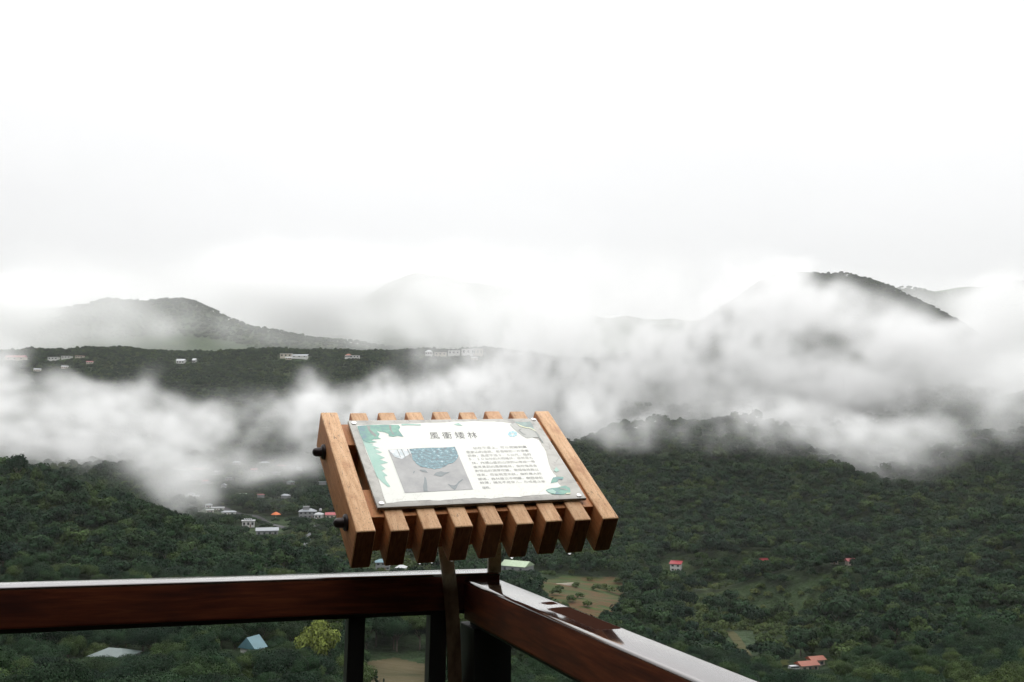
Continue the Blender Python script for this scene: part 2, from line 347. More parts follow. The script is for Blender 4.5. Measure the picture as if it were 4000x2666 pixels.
# ------------------------------------------------------------------ houses and other things down in the valley and on the plateau
WALLS = {}
def col_mat(name, col, rough=.7, vary=.12, scale=.7):
    if name not in WALLS: WALLS[name] = plain(name, col, rough, 0., vary, scale)
    return WALLS[name]
W_ = lambda: col_mat('white_render', (.40, .40, .39)); G_ = lambda: col_mat('grey_render', (.17, .175, .18)); CR_ = lambda: col_mat('cream_render', (.32, .29, .24))
RED = lambda: col_mat('red_sheet_roof', (.20, .012, .018), .5); ORG = lambda: col_mat('orange_roof', (.17, .042, .018), .6); GRY = lambda: col_mat('grey_roof', (.17, .185, .2), .5)
GRN = lambda: col_mat('pale_green_roof', (.24, .31, .20), .5); BLU = lambda: col_mat('blue_sheet_roof', (.055, .125, .15), .5); DGR = lambda: col_mat('weathered_roof', (.085, .11, .105), .6)
PNK = lambda: col_mat('faded_red_roof', (.20, .055, .055), .6); WHT = lambda: col_mat('white_roof', (.33, .34, .35), .6); GLS = lambda: col_mat('dark_window_glass', (.03, .035, .04), .2)
SHRINK = .8
CLEAR = []                                           # (X, Y, radius): no trees here
def roof_bm(kind, w, d, h, rh, ov=.5):
    bm = bmesh.new(); x, y = w / 2 + ov, d / 2 + ov
    if kind == 'flat':
        bm_box(bm, -x, x, -y, y, h + .01, h + .35)
    elif kind == 'shed':
        v = [bm.verts.new(p) for p in ((-x,-y,h+.01),(x,-y,h+.01),(x,y,h+rh),(-x,y,h+rh),(-x,-y,h+.2),(x,-y,h+.2),(x,y,h+rh+.2),(-x,y,h+rh+.2))]
        for f in ((0,3,2,1),(4,5,6,7),(0,1,5,4),(1,2,6,5),(2,3,7,6),(3,0,4,7)): bm.faces.new([v[i] for i in f])
    else:
        g = 0 if kind == 'gable' else min(x, y) * .8
        a = [bm.verts.new(p) for p in ((-x,-y,h+.01),(x,-y,h+.01),(x,y,h+.01),(-x,y,h+.01))]
        b = [bm.verts.new(p) for p in ((-x+g,0,h+rh),(x-g,0,h+rh))]
        for f in ((a[0],a[1],b[1],b[0]),(a[2],a[3],b[0],b[1]),(a[1],a[2],b[1]),(a[3],a[0],b[0]),(a[3],a[2],a[1],a[0])): bm.faces.new(f)
    return bm
def house(label, px, py, w, d, h, wall, roofm, kind='gable', rh=2., rz=0., cat='house', group=None, nwin=3, floors=1, clear=1.0, lift=0., name='house', extra=None, front=0.):
    w, d, h, rh = [q * SHRINK for q in (w, d, h, rh)]
    X, Y, z = ground_hit(px, py); Y -= front
    z = float(terrain([X], [Y])[0])
    o = empty(name, (X, Y, z - .4 + lift), rz); tag(o, label, cat, group)
    wo_ = box('wall', (-w/2, w/2, -d/2, d/2, 0, h), wall, o)
    from_bm('roof', roof_bm(kind, w, d, h, rh), roofm, o)
    fh = h / floors
    for fl in range(floors):
        for i in range(nwin):
            cx = -w/2 + w * (i + .5) / nwin; ww = min(1.3, w / nwin * .5)
            box('window', (cx - ww/2, cx + ww/2, -d/2 - .04, -d/2 + .1, fl*fh + fh*.38, fl*fh + fh*.8), GLS(), o)
    cx = w * .5 - w / (2 * nwin) - w / nwin * .5
    box('door', (cx - .35, cx + .35, -d/2 - .03, -d/2 + .1, .1, min(2.1, fh * .75)), col_mat('brown_door', (.12, .07, .05)), o)
    if extra: extra(o, w, d, h)
    CLEAR.append((X, Y, max(w, d) * .5 + (3 * clear if clear > .6 else 0), clear))
    return o
def tank(o, w, d, h):
    bm = bmesh.new(); lathe(bm, [(.9, 0), (.9, 1.4), (.6, 1.8), (.1, 2.0)], (0, 0, 1), (w*.2, 0, h + 2.2), 14)
    q = from_bm('water_tank', bm, WHT(), o, True)
def upper(o, w, d, h):
    box('roof_room', (-w*.28, w*.1, -d*.25, d*.25, h + .5, h + 3.4), G_(), o)
def parapets(o, w, d, h):
    for i in range(4):
        bm = bmesh.new(); lathe(bm, [(.5, 0), (.5, 1.0), (.1, 1.3)], (0, 0, 1), (-w*.3 + i*1.35, 0, h + .36), 10)
        from_bm('water_tank', bm, WHT(), o, True)
house('grey two storey villa with a stepped hip roof and roof room in the valley', 712, 1188, 15, 11, 6.4, G_(), GRY(), 'hip', 2.4, R_(12), floors=2, nwin=4, clear=1.3, extra=upper)
house('small white house with a round water tank on its roof beside the grey villa', 738, 1190, 6.5, 6, 4.6, W_(), WHT(), 'hip', 1.8, R_(-8), nwin=2, clear=1.2, extra=tank)
house('red roofed house half hidden by the left end of the wooden sign', 768, 1190, 11, 8, 4.2, CR_(), RED(), 'gable', 2., R_(8), clear=1.2)
house('long grey roofed shed at the foot of the left hillside', 628, 1222, 17, 9, 4.6, G_(), GRY(), 'shed', 1.6, R_(14), nwin=4, clear=1.7, front=8)
house('white flat roofed building with a row of round tanks on top', 578, 1208, 10, 7, 5.2, W_(), WHT(), 'flat', .4, R_(14), nwin=3, clear=1.5, extra=parapets)
house('pale yellow green flat roofed hall among trees beyond the left hill', 573, 1140, 15, 7, 3.2, G_(), GRN(), 'flat', .4, R_(4), nwin=4, clear=1.)
house('rose red roofed cottage under the edge of the mist', 463, 1086, 13, 8, 3.2, CR_(), PNK(), 'gable', 2.4, R_(10), clear=1.)
house('low whitish shed at the left end of the misty hamlet', 420, 1085, 15, 7, 3., W_(), WHT(), 'flat', .4, R_(3), clear=1.)
house('pale long shed just above the crest of the left hill', 454, 1110, 16, 7, 3., G_(), WHT(), 'flat', .4, R_(2), clear=1.)
house('grey house with an orange awning at the misty edge of the hamlet', 612, 1072, 12, 9, 4.6, G_(), GRY(), 'hip', 2., R_(15), floors=2, nwin=3, clear=.9)
house('dull red roofed house right of the grey misty house', 650, 1077, 10, 7, 3., CR_(), PNK(), 'gable', 2., R_(-6), clear=.8)
for i, (px, py, w) in enumerate(((447, 1140, 7), (458, 1144, 6), (487, 1165, 6), (508, 1172, 11), (533, 1182, 12), (490, 1178, 6))):
    house(['small white house nearest the crest of the left hill', 'small white house second along the hillside lane', 'white kiosk beside the dark road', 'long low white roadside building', 'long white roadside building next to the round tanks', 'cream roadside house touching the hill trees'][i],
          px, py, w, 5, 3.4, W_() if i != 5 else CR_(), WHT() if i % 2 else GRY(), 'flat' if i % 2 else 'hip', 1.2, R_(14), nwin=2, clear=1.2, group='roadside buildings below the left hill')
house('two storey white house with a bright red roof alone in the right hand valley', 1545, 1298, 7.6, 6, 5.4, W_(), RED(), 'shed', 1.5, R_(-20), floors=2, nwin=2, clear=1.5, front=4)
house('small bright red roof buried in trees right of the white house', 1746, 1298, 4.6, 4, 2.8, CR_(), RED(), 'gable', 1.5, R_(10), nwin=2, clear=.4, lift=1.8)
house('brownish red cottage with one white wall deep in the right hand woods', 1905, 1296, 4.6, 4, 2.6, CR_(), PNK(), 'gable', 1.4, R_(-12), nwin=2, clear=.3, lift=1.)
house('dull red cottage rightmost of the two in the deep woods', 1942, 1297, 5, 4, 2.6, CR_(), PNK(), 'gable', 1.6, R_(8), nwin=2, clear=.4, lift=1.2)
house('long orange roofed house beside the white vans', 1838, 1526, 8., 5, 3.2, CR_(), ORG(), 'gable', 1.4, R_(16), nwin=3, clear=1.2)
house('smaller orange roof set back behind the long orange roof', 1858, 1516, 6.2, 4.4, 3.2, CR_(), ORG(), 'gable', 1.3, R_(16), nwin=2, clear=.9)
house('pale green roofed farm building beside the right steel bracket', 1188, 1306, 18, 12, 5., G_(), GRN(), 'gable', 3., R_(-30), nwin=3, clear=1.8, front=6)
house('blue grey block of a house seen beneath the slats of the sign', 884, 1303, 9, 7, 5.5, G_(), BLU(), 'hip', 1.8, R_(10), floors=2, nwin=3, clear=1.6)
house('small white roofed hut just above the left rail', 926, 1308, 6, 5, 3.2, W_(), WHT(), 'hip', 1.6, R_(-10), nwin=2, clear=1.5)
house('house with a steep light blue sheet roof among the trees under the left rail', 594, 1504, 4.2, 6., 4.4, W_(), BLU(), 'gable', 3.4, R_(62), nwin=1, clear=.8)
house('weathered grey green roof sloping among the trees under the left rail', 285, 1518, 11, 8.5, 4.2, G_(), DGR(), 'hip', 1.7, R_(-14), nwin=2, clear=.8)
house('small white corner of a hut between the grey green roof and the blue roof', 405, 1512, 2.6, 2.6, 2.6, W_(), WHT(), 'shed', .8, R_(30), nwin=1, clear=.5, lift=1.5)
for i, (px, w, h, r, rm) in enumerate(((35, 44, 7, 'gable', PNK), (122, 22, 6, 'flat', WHT), (152, 20, 5, 'flat', WHT), (182, 16, 5, 'flat', PNK), (415, 18, 7, 'gable', WHT), (446, 7, 6, 'gable', WHT), (657, 26, 9, 'flat', WHT), (688, 36, 4, 'shed', GRY), (800, 14, 6, 'hip', ORG), (1012, 26, 8, 'flat', WHT), (1043, 26, 10, 'flat', WHT), (1076, 30, 13, 'flat', WHT), (1098, 22, 16, 'flat', WHT), (985, 16, 8, 'hip', WHT), (815, 20, 6, 'flat', WHT))):
    lab = ['long white building with a red roof at the left end of the plateau crest', 'white block right of the long red roofed building on the crest', 'low white block in the middle of the left crest group', 'pinkish roofed block at the right of the left crest group', 'bright white domed hall alone on the plateau crest', 'tiny white hut right of the bright white hall on the crest', 'white box building on the plateau crest above the sign', 'long grey glasshouse beside the white box building', 'orange topped house on the crest above the sign', 'lowest white terrace block at the right end of the crest', 'second white terrace block stepping up the crest', 'third white terrace block stepping up the crest', 'topmost white terrace block next to the mist', 'white hip roofed house left of the terrace blocks', 'white flat house by the orange topped house'][i]
    X0 = (px - 1176.5) / F2 * 1590
    o = empty('hill_building', (X0, 1590, float(terrain([X0], [1590])[0]) - .3), 0); tag(o, lab, 'building', 'buildings along the plateau crest')
    w *= .72; h *= .7
    box('wall', (-w/2, w/2, -5, 5, -4, h), W_() if i % 3 else CR_(), o); from_bm('roof', roof_bm(r, w, 10, h, 3), rm(), o)
    for k in range(3): box('window', (-w/2 + w*(k+.5)/3 - 1.2, -w/2 + w*(k+.5)/3 + 1.2, -5.06, -4.8, h*.35, h*.75), GLS(), o)
    CLEAR.append((X0, 1590, w * .5 + 5, 1.0))
for px, py, lab, rm in ((85, 855, 'white house on the wooded slope below the left crest', WHT), (205, 838, 'pink roofed house on the slope under the crest', PNK), (148, 850, 'pale roof between the white and the pink house on the slope', WHT), (662, 828, 'small white roof on the slope under the glasshouse', WHT), (1090, 828, 'pale building under the terrace blocks', WHT)):
    house(lab, px, py, 12, 8, 4, CR_(), rm(), 'gable', 2, R_(12), nwin=3, clear=.9)

for i, (px, py) in enumerate(((505, 1098), (533, 1110), (548, 1075), (588, 1092), (640, 1098), (672, 1120), (520, 1128), (605, 1150), (662, 1152), (690, 1088), (745, 1120), (480, 1118))):
    house('small dim grey house half buried in the trees of the misty hamlet', px, py, 7 + i % 3, 5, 3., G_(), (GRY, DGR, GRY, PNK)[i % 4](), ('gable', 'flat', 'hip')[i % 3], 1.5, R_(i * 23 - 40), group='dim grey houses of the hamlet', nwin=2, clear=.62, lift=3.2)

# orange market umbrella in the valley
X, Y, z = ground_hit(640, 1190); um = empty('parasol', (X, Y, z)); tag(um, 'orange parasol open in the valley between the shed and the villa', 'parasol')
bm = bmesh.new(); lathe(bm, [(3.6, 3.0), (3.5, 3.15), (1.6, 4.3), (.05, 5.0)], (0, 0, 1), (0, 0, 0), 10); from_bm('canopy', bm, col_mat('orange_canvas', (.42, .10, .02)), um)
bm = bmesh.new(); lathe(bm, [(.08, -1), (.08, 3.2)], (0, 0, 1), (0, 0, 0), 8); from_bm('pole', bm, W_(), um); CLEAR.append((X, Y, 7, 1.2))
# two white vans beside the orange roofs
def van(px, py, lab, rz):
    X, Y, z = ground_hit(px, py); o = empty('parked_van', (X, Y, z), rz); tag(o, lab, 'van', 'white vans beside the orange roofed house')
    bm = bmesh.new(); vv, ff = bm_box(bm, -2.1, 2.1, -.85, .85, .35, 1.2); bm_box(bm, -1.9, 1.25, -.8, .8, 1.21, 1.95)
    from_bm('body', bm, WHT(), o)
    box('window', (-1.7, 1.1, -.83, -.79, 1.35, 1.75), GLS(), o)
    for sx in (-1.3, 1.3):
        for sy in (-.86, .68):
            bm = bmesh.new(); lathe(bm, [(.36, 0), (.36, .18)], (0, 1, 0), (sx, sy, .36), 12); from_bm('wheel', bm, M['black_metal'], o)
    CLEAR.append((X, Y, 4, 1.4))
van(1811, 1528, 'white van parked at the left, away from the orange roof', R_(8)); van(1825, 1527, 'white van parked right against the orange roofed house', R_(-6))

# ------------------------------------------------------------------ fields, road, clearing: sheets lying on the ground
def sheet(name, pts, m, step=3., lift=.25):
    P3 = [ground_hit(*p) for p in pts]; poly = np.array([(a, b) for a, b, _ in P3])
    x0, y0 = poly.min(0); x1, y1 = poly.max(0)
    gx, gy = np.arange(x0, x1 + step, step), np.arange(y0, y1 + step, step)
    GX, GY = np.meshgrid(gx, gy); z = terrain(GX.ravel(), GY.ravel()).reshape(GX.shape) + lift
    def inside(x, y):
        c = np.zeros(x.shape, bool); j = len(poly) - 1
        for i in range(len(poly)):
            xi, yi = poly[i]; xj, yj = poly[j]
            c ^= ((yi > y) != (yj > y)) & (x < (xj - xi) * (y - yi) / (yj - yi + 1e-9) + xi); j = i
        return c
    keep = inside((GX[:-1, :-1] + GX[1:, 1:]) / 2, (GY[:-1, :-1] + GY[1:, 1:]) / 2)
    bm = bmesh.new(); vt = {}
    for j, i in zip(*np.nonzero(keep)):
        q = []
        for a, b in ((j, i), (j, i+1), (j+1, i+1), (j+1, i)):
            if (a, b) not in vt: vt[(a, b)] = bm.verts.new((GX[a, b], GY[a, b], z[a, b]))
            q.append(vt[(a, b)])
        bm.faces.new(q)
    o = from_bm(name, bm, m, None, True); tag(o, kind='structure'); OPEN.append((pts, float(y0)))
    return inside
def field_mat(name, cols, sc):
    m, nt, b = mat(name); setp(b, rough=.9, spec=.1)
    g = nt.nodes.new('ShaderNodeNewGeometry'); mpn = nt.nodes.new('ShaderNodeMapping'); mpn.inputs['Scale'].default_value = (.6, 2.2, 1); nt.links.new(g.outputs['Position'], mpn.inputs[0])
    n = noise(nt, mpn.outputs[0], sc, 6, .65, .6)
    nt.links.new(cramp(nt, n, cols), b.inputs['Base Color']); bump(nt, b, n, .8, 1.5); return m
FIELD = field_mat('tilled_soil_and_grass', [(.3, (.016, .030, .010)), (.44, (.032, .050, .013)), (.5, (.050, .040, .018)), (.56, (.078, .038, .019)), (.62, (.028, .045, .012)), (.72, (.055, .080, .016))], .07)
KHAKI = field_mat('dry_grass', [(.3, (.036, .036, .017)), (.5, (.062, .053, .028)), (.7, (.078, .064, .036))], .09)
INS, OPEN = [], []
INS.append(sheet('farm_field', [(1225, 1335), (1290, 1318), (1420, 1322), (1432, 1345), (1425, 1370), (1400, 1405), (1370, 1415), (1330, 1400), (1260, 1370)], FIELD, 2.))
INS.append(sheet('clearing', [(838, 1530), (850, 1510), (910, 1501), (985, 1515), (1010, 1545), (985, 1568), (900, 1580), (838, 1572)], KHAKI, 1.2))
INS.append(sheet('road', [(495, 1164), (520, 1163), (600, 1184), (672, 1212), (655, 1213), (590, 1189), (500, 1169)], col_mat('asphalt', (.028, .028, .03), .8), 1.5, .3))
INS.append(sheet('path', [(742, 1190), (752, 1190), (725, 1225), (700, 1260), (690, 1258), (715, 1222)], col_mat('wet_track', (.08, .085, .09), .6), 1.5, .3))
INS.append(sheet('dirt_track', [(1655, 1440), (1672, 1442), (1700, 1478), (1725, 1505), (1712, 1507), (1680, 1475)], field_mat('grassy_track', [(.3, (.035, .04, .015)), (.7, (.06, .052, .024))], .1), 1.2))
INS.append(sheet('meadow', [(1730, 1510), (1795, 1505), (1800, 1516), (1735, 1520)], field_mat('meadow_grass', [(.3, (.045, .058, .015)), (.7, (.075, .078, .024))], .1), 1.2))
X, Y, z = ground_hit(1290, 1338); gw = box('garden_wall', (-8.5, 8.5, -.2, .2, -.5, .8), col_mat('pale_concrete', (.5, .45, .38)))
gw.location = (X, Y, z); gw.rotation_euler = (0, R_(-1), R_(12)); tag(gw, 'low pale wall crossing the brown farm field', 'wall')

# ------------------------------------------------------------------ trees
def crown_mesh(name, seed, rx, rz, z0, nclump, nleaf, leaf, m, hollow=0., cone=False):
    r = np.random.default_rng(seed); V, Fc, T = [], [], []
    for c in range(nclump):
        if cone:
            t = (c + .5) / nclump; rad = rx * (1 - t) * r.uniform(.55, 1.); th = r.uniform(0, 6.28)
            cc_ = np.array([rad * math.cos(th), rad * math.sin(th), z0 + t * rz * 2]); cr = max(.18 * rx, rx * .5 * (1 - t))
        else:
            u = r.normal(size=3); u /= np.linalg.norm(u); u[2] = abs(u[2]) * 1.0 - .25
            k = r.uniform(.45, .86)
            cc_ = np.array([u[0] * rx * k, u[1] * rx * k, z0 + rz + u[2] * rz * k]); cr = rx * r.uniform(.26, .44)
        tone = r.uniform(0.15, .85)
        d = r.normal(size=(nleaf, 3)); d /= np.linalg.norm(d, axis=1)[:, None]
        p = cc_ + d * (cr * r.uniform(.72, 1.06, (nleaf, 1))) * np.array([1, 1, .8])
        nrm = d + np.array([0, 0, .25]) + r.normal(size=(nleaf, 3)) * .33; nrm /= np.linalg.norm(nrm, axis=1)[:, None]
        a = np.cross(nrm, r.normal(size=(nleaf, 3))); a /= np.linalg.norm(a, axis=1)[:, None]; b = np.cross(nrm, a)
        s = leaf * r.uniform(.6, 1.25, (nleaf, 1))
        base = len(V) * 0 + sum(len(q) for q in V)
        V.append(np.stack([p - a*s, p - b*s*.62, p + a*s, p + b*s*.62], 1).reshape(-1, 3))
        Fc.append(base + np.arange(nleaf * 4).reshape(-1, 4)); T.append(np.clip(tone + r.normal(size=nleaf) * .16, 0, 1))
    V, Fc, T = np.concatenate(V), np.concatenate(Fc), np.concatenate(T)
    me = bpy.data.meshes.new(name); me.from_pydata(V.tolist(), [], Fc.tolist())
    at = me.attributes.new('tone', 'FLOAT', 'FACE'); at.data.foreach_set('value', T.astype(np.float32))
    me.materials.append(m); return me
def trunk_mesh(name, seed, h, r0, spread):
    r = random.Random(seed); bm = bmesh.new()
    def limb(p, q, a, b, n=7):
        ax = (q - p); h_ = ax.length; lathe(bm, [(a, 0), (a*.6 + b*.4, h_*.5), (b, h_)], ax, p, n)
    top = Vector((r.uniform(-.3, .3), r.uniform(-.3, .3), h)); limb(Vector((0, 0, -1.5)), top, r0, r0 * .55)
    for i in range(5):
        t = r.uniform(0, 6.28); limb(top * r.uniform(.7, 1), top + Vector((math.cos(t) * spread, math.sin(t) * spread, r.uniform(.8, 2.2))), r0 * .5, r0 * .15, 6)
    me = bpy.data.meshes.new(name); bm.to_mesh(me); bm.free(); me.materials.append(M['bark']); return me
KIND = [('broad', 4.2, 2.6, 3.0, 18, 60, .50, 'fol'), ('tall', 3.4, 3.6, 3.2, 18, 60, .46, 'fol'), ('spread', 5.0, 2.4, 3.4, 22, 60, .52, 'fol_dark'),
        ('round', 3.6, 3.0, 2.4, 16, 60, .44, 'fol'), ('shrub', 2.6, 1.6, .3, 12, 50, .40, 'fol_scrub'), ('dense', 4.4, 3.2, 2.6, 20, 60, .5, 'fol_dark')]
CROWN = [crown_mesh(k[0] + '_crown', 40 + i, k[1], k[2], k[3], k[4], k[5], k[6], M[k[7]]) for i, k in enumerate(KIND)]
FINE = [crown_mesh(k[0] + '_fine_crown', 40 + i, k[1], k[2], k[3], k[4] + 14, 420, k[6] * .28, M[k[7]]) for i, k in enumerate(KIND)]
TRUNK = [trunk_mesh(k[0] + '_trunk', 70 + i, k[3] + .6, .28, k[1] * .5) for i, k in enumerate(KIND)]

def forest_points(spacing, y0, y1, pad, seed):
    r = np.random.default_rng(seed); P = []
    ys = np.arange(y0, y1, spacing * .87)
    for j, y in enumerate(ys):
        xw = (1176.5 + pad) / F2 * y + 20
        x = np.arange(-xw, xw, spacing) + (j % 2) * spacing / 2
        P.append(np.c_[x, np.full(x.shape, y)] + r.uniform(-.42, .42, (len(x), 2)) * spacing)
    return np.concatenate(P)
cand = np.concatenate([forest_points(5.5, 118, 560, 160, 1), forest_points(6.0, 560, 1150, 130, 2), forest_points(7.0, 1150, 2050, 90, 3), forest_points(19, 2950, 3720, 60, 4)])
cx_, cy_ = cand[:, 0], cand[:, 1]; cz_ = terrain(cx_, cy_)
px_, py_, _ = project(cx_, cy_, cz_ + 4)
keep = (py_ < 2666 + 260); lim = np.full(len(cx_), 99.)
for x, y, r0, k in CLEAR:                            # keep the view of each house open on its near side
    dx, dy = cx_ - x, cy_ - y; L0 = math.hypot(x, y); ux, uy = x / L0, y / L0
    al = dx * ux + dy * uy; pe = np.abs(-dx * uy + dy * ux)
    keep &= ~((pe < r0) & (al < r0) & (al > -r0 - 6 * k))
    zh = float(terrain([x], [y])[0]) + (1.2 if k > 1 else 3.)   # trees on the near side stay below the line of sight
    cor = (pe < r0 + 3) & (al < 0) & (al > -110) & (k > .6)
    lim[cor] = np.minimum(lim[cor], zh * (1 + al[cor] / L0) - cz_[cor])
for ins in INS: keep &= ~ins(cx_, cy_)
for ins in INS[2:4]: keep &= ~ins(cx_, cy_ + 7)
p2x, p2y = px_ / S2, py_ / S2
gX = (cx_ / cy_) * F2 + 1176.5
for pts, yn in OPEN[:5]:                             # trees on the near side stay below the sight line to the open ground
    q = np.array(pts + pts[:1]); t_ = np.linspace(0, 1, 25)[:, None, None]; e = (q[None, :-1] * (1 - t_) + q[None, 1:] * t_).reshape(-1, 2)
    cols = np.arange(e[:, 0].min(), e[:, 0].max() + 6, 6.); low = np.array([e[np.abs(e[:, 0] - c) < 9, 1].max() if (np.abs(e[:, 0] - c) < 9).any() else 0 for c in cols])
    m_ = (gX > cols[0]) & (gX < cols[-1]) & (cy_ < yn + 40); lo = np.interp(gX, cols, low)
    m_ &= rng.random(len(cx_)) < .95
    lim[m_] = np.minimum(lim[m_], (HZ - (lo[m_] - 6)) / F2 * cy_[m_] - cz_[m_])
scrub = (p2x > 1560) & (p2x < 1900) & (p2y > 1330) & (p2y < 1480) & (cy_ < 560)
scrub |= (gX > 650) & (gX < 1000) & (cy_ > 425) & (cy_ < 640)
keep &= ~((p2x > 838) & (p2x < 985) & (p2y > 1500) & (cy_ < 262) & (cy_ > 200) & (rng.random(len(cand)) < .75))
# only where the ground could be seen from about here (a coarse horizon test over each direction)
azb = np.clip(((np.degrees(np.arctan2(cx_, cy_)) + 40) / .5).astype(int), 0, 159); el = (cz_ + 9) / np.hypot(cx_, cy_)
order = np.argsort(np.hypot(cx_, cy_)); hor = np.full(160, -9.); vis = np.zeros(len(cand), bool)
for i in order:
    b = azb[i]; vis[i] = el[i] > hor[b] - .012
    hor[b] = max(hor[b], (cz_[i] + 2) / math.hypot(cx_[i], cy_[i]))
keep &= vis
keep &= lim > 1.8
cx_, cy_, cz_, px_, py_, scrub, lim = [a[keep] for a in (cx_, cy_, cz_, px_, py_, scrub, lim)]
N = len(cx_); r_ = np.random.default_rng(11)
kind = r_.choice(len(KIND), N, p=[.25, .2, .16, .2, .03, .16]); kind[scrub & (r_.random(N) < .8)] = 4
scl = r_.uniform(.72, 1.28, N) * np.where(cy_ < 560, .92, np.where(cy_ < 1150, 1.02, np.where(cy_ < 2200, 1.0, 1.7))); rot = r_.uniform(0, 6.28, N)
scl *= np.exp(r_.normal(size=N) * .10) * np.where(r_.random(N) < .06, 1.35, 1.) * .92; scl = np.where(cy_ > 1150, np.minimum(scl, np.where(cy_ > 2200, 1.9, 1.05)), scl)
ivy = np.clip(scl * r_.uniform(.85, 1.2, N), .6, 2.4)
top = np.array([k[3] + 2 * k[2] for k in KIND])[kind]; ivy = np.minimum(ivy, np.maximum(lim, 1.) / top); scl = np.minimum(scl, ivy * 1.8)

# the nearest and largest trees in the picture stand as things of their own
inview = (px_ > -30) & (px_ < 4030) & (py_ < 2690)
railhid = (px_ < 1800) & (py_ > 2270 - 20 - px_ * .03) & (py_ < 2440 - px_ * .03)
size = scl / cy_
score = np.where(inview & ~railhid, size, -1)
NEAR = np.argsort(-score)[:285]; near = np.zeros(N, bool); near[NEAR] = True
def zone(px, py):
    if py > 2380 and px < 1850: return ('leafy dark green tree in the wood seen below the left rail', 'trees seen below the left rail')
    if px < 1300: return ('dense green tree on the near hillside left of the sign', 'trees on the near left hillside')
    if px < 2500: return ('dark green tree on the valley side around the farm field', 'trees around the farm field')
    return ('dark green tree in the lower right woods beyond the right rail', 'trees in the lower right woods')
proto = {}
for i in NEAR:
    k = int(kind[i]); fine = cy_[i] < 330
    if (k, fine) not in proto:
        t = empty('tree'); link('crown', (FINE if fine else CROWN)[k], None, t); link('trunk', TRUNK[k], None, t); proto[(k, fine)] = t
    else: t = copy_tree(proto[(k, fine)])
    t.location = (cx_[i], cy_[i], cz_[i] - .3); t.rotation_euler = (0, 0, rot[i]); t.scale = (scl[i], scl[i], ivy[i])
    lab, grp = zone(px_[i], py_[i]); tag(t, lab, 'tree', grp)

def special(label, px, py, s, crown, trunk, sz=None, cat='tree', name='tree', back=0.):
    X, Y, z = ground_hit(px, py); Y += back; z = float(terrain([X], [Y])[0])
    t = empty(name, (X, Y, z - .3)); link('crown', crown, None, t); link('trunk', trunk, None, t)
    t.scale = (s, s, sz or s); tag(t, label, cat); return t
airy = crown_mesh('airy_crown', 91, 5.4, 3.2, 2.6, 15, 60, .42, M['fol_dark'])
lime = crown_mesh('lime_crown', 92, 4.2, 3.2, 1.8, 34, 150, .26, M['fol_lime'])
cone = crown_mesh('cone_crown', 93, 1.5, 3.6, .4, 24, 60, .28, M['fol_dark'], cone=True)
def crest(label, px, Y, s, sz, crown, trunk, name='tree'):
    X = (px - 1176.5) / F2 * Y; t = empty(name, (X, Y, float(terrain([X], [Y])[0]) - .3)); link('crown', crown, None, t); link('trunk', trunk, None, t)
    t.scale = (s, s, sz); tag(t, label, 'tree'); return t
crest('large see-through tree standing up from the crest of the left hill', 50, 448, 1.15, 1.75, airy, TRUNK[2])
crest('small round bright tree on the crest right of the see-through tree', 92, 446, .85, 1.35, CROWN[3], TRUNK[3])
crest('pointed conifer on the crest of the left hill', 128, 446, 1., 1.5, cone, TRUNK[1], 'conifer')
special('yellow green leafed tree under the left rail beside the black post', 745, 1550, 1.25, lime, TRUNK[3], 1.9)
special('big domed dark tree in front of the yellow green tree', 650, 1596, 1.25, FINE[5], TRUNK[5], 1.3)
special('thin pointed dark conifer standing before the dry clearing', 872, 1592, .8, cone, TRUNK[1], .95, name='conifer')
special('smaller pointed conifer beside the thin one before the clearing', 889, 1592, .6, cone, TRUNK[1], .7, name='conifer')
for lab, px, s in (('round tree top leftmost of those poking out of the mist', 1412, 1.25), ('domed tree top second from the left above the mist', 1432, 1.55), ('taller tree top in the middle of those above the mist', 1466, 1.35), ('faint tree top rightmost of those above the mist', 1488, 1.3)):
    X = (px - 1176.5) / F2 * 1090; z = float(terrain([X], [1090])[0]); t = empty('tree', (X, 1090, max(z, (HZ - 945) / F2 * 1090))); link('crown', CROWN[0 if s < 1.5 else 5], None, t); link('trunk', TRUNK[0], None, t); t.scale = (s, s, s * .95); tag(t, lab, 'tree')

# bushes growing in the farm field
bush = None
for i, (px, py, s_) in enumerate(((1282, 1352, .9), (1275, 1362, 1.1), (1322, 1345, .9), (1330, 1368, .8), (1310, 1378, 1.), (1345, 1388, .9), (1366, 1352, 1.1), (1385, 1348, .9), (1400, 1356, 1.1), (1296, 1388, .8), (1352, 1330, .7), (1415, 1335, 1.0), (1240, 1350, 1.))):
    X, Y, z = ground_hit(px, py)
    if bush is None: bush = empty('bush'); link('foliage', CROWN[4], None, bush)
    t = bush if i == 0 else copy_tree(bush)
    t.location = (X, Y, z); t.rotation_euler = (0, 0, i * 1.3); t.scale = (s_, s_, s_ * .9); tag(t, 'low olive green bush growing in the brown farm field', 'bush', 'bushes in the farm field')

# all the other trees: one wood
kc = bpy.data.collections.new('tree_kinds')          # holds the shapes the wood is planted from
for i, k in enumerate(KIND):
    o = bpy.data.objects.new('a%d_%s_tree' % (i, k[0]), CROWN[i]); kc.objects.link(o)
    o = bpy.data.objects.new('b%d_%s_tree' % (i, k[0]), FINE[i]); kc.objects.link(o)
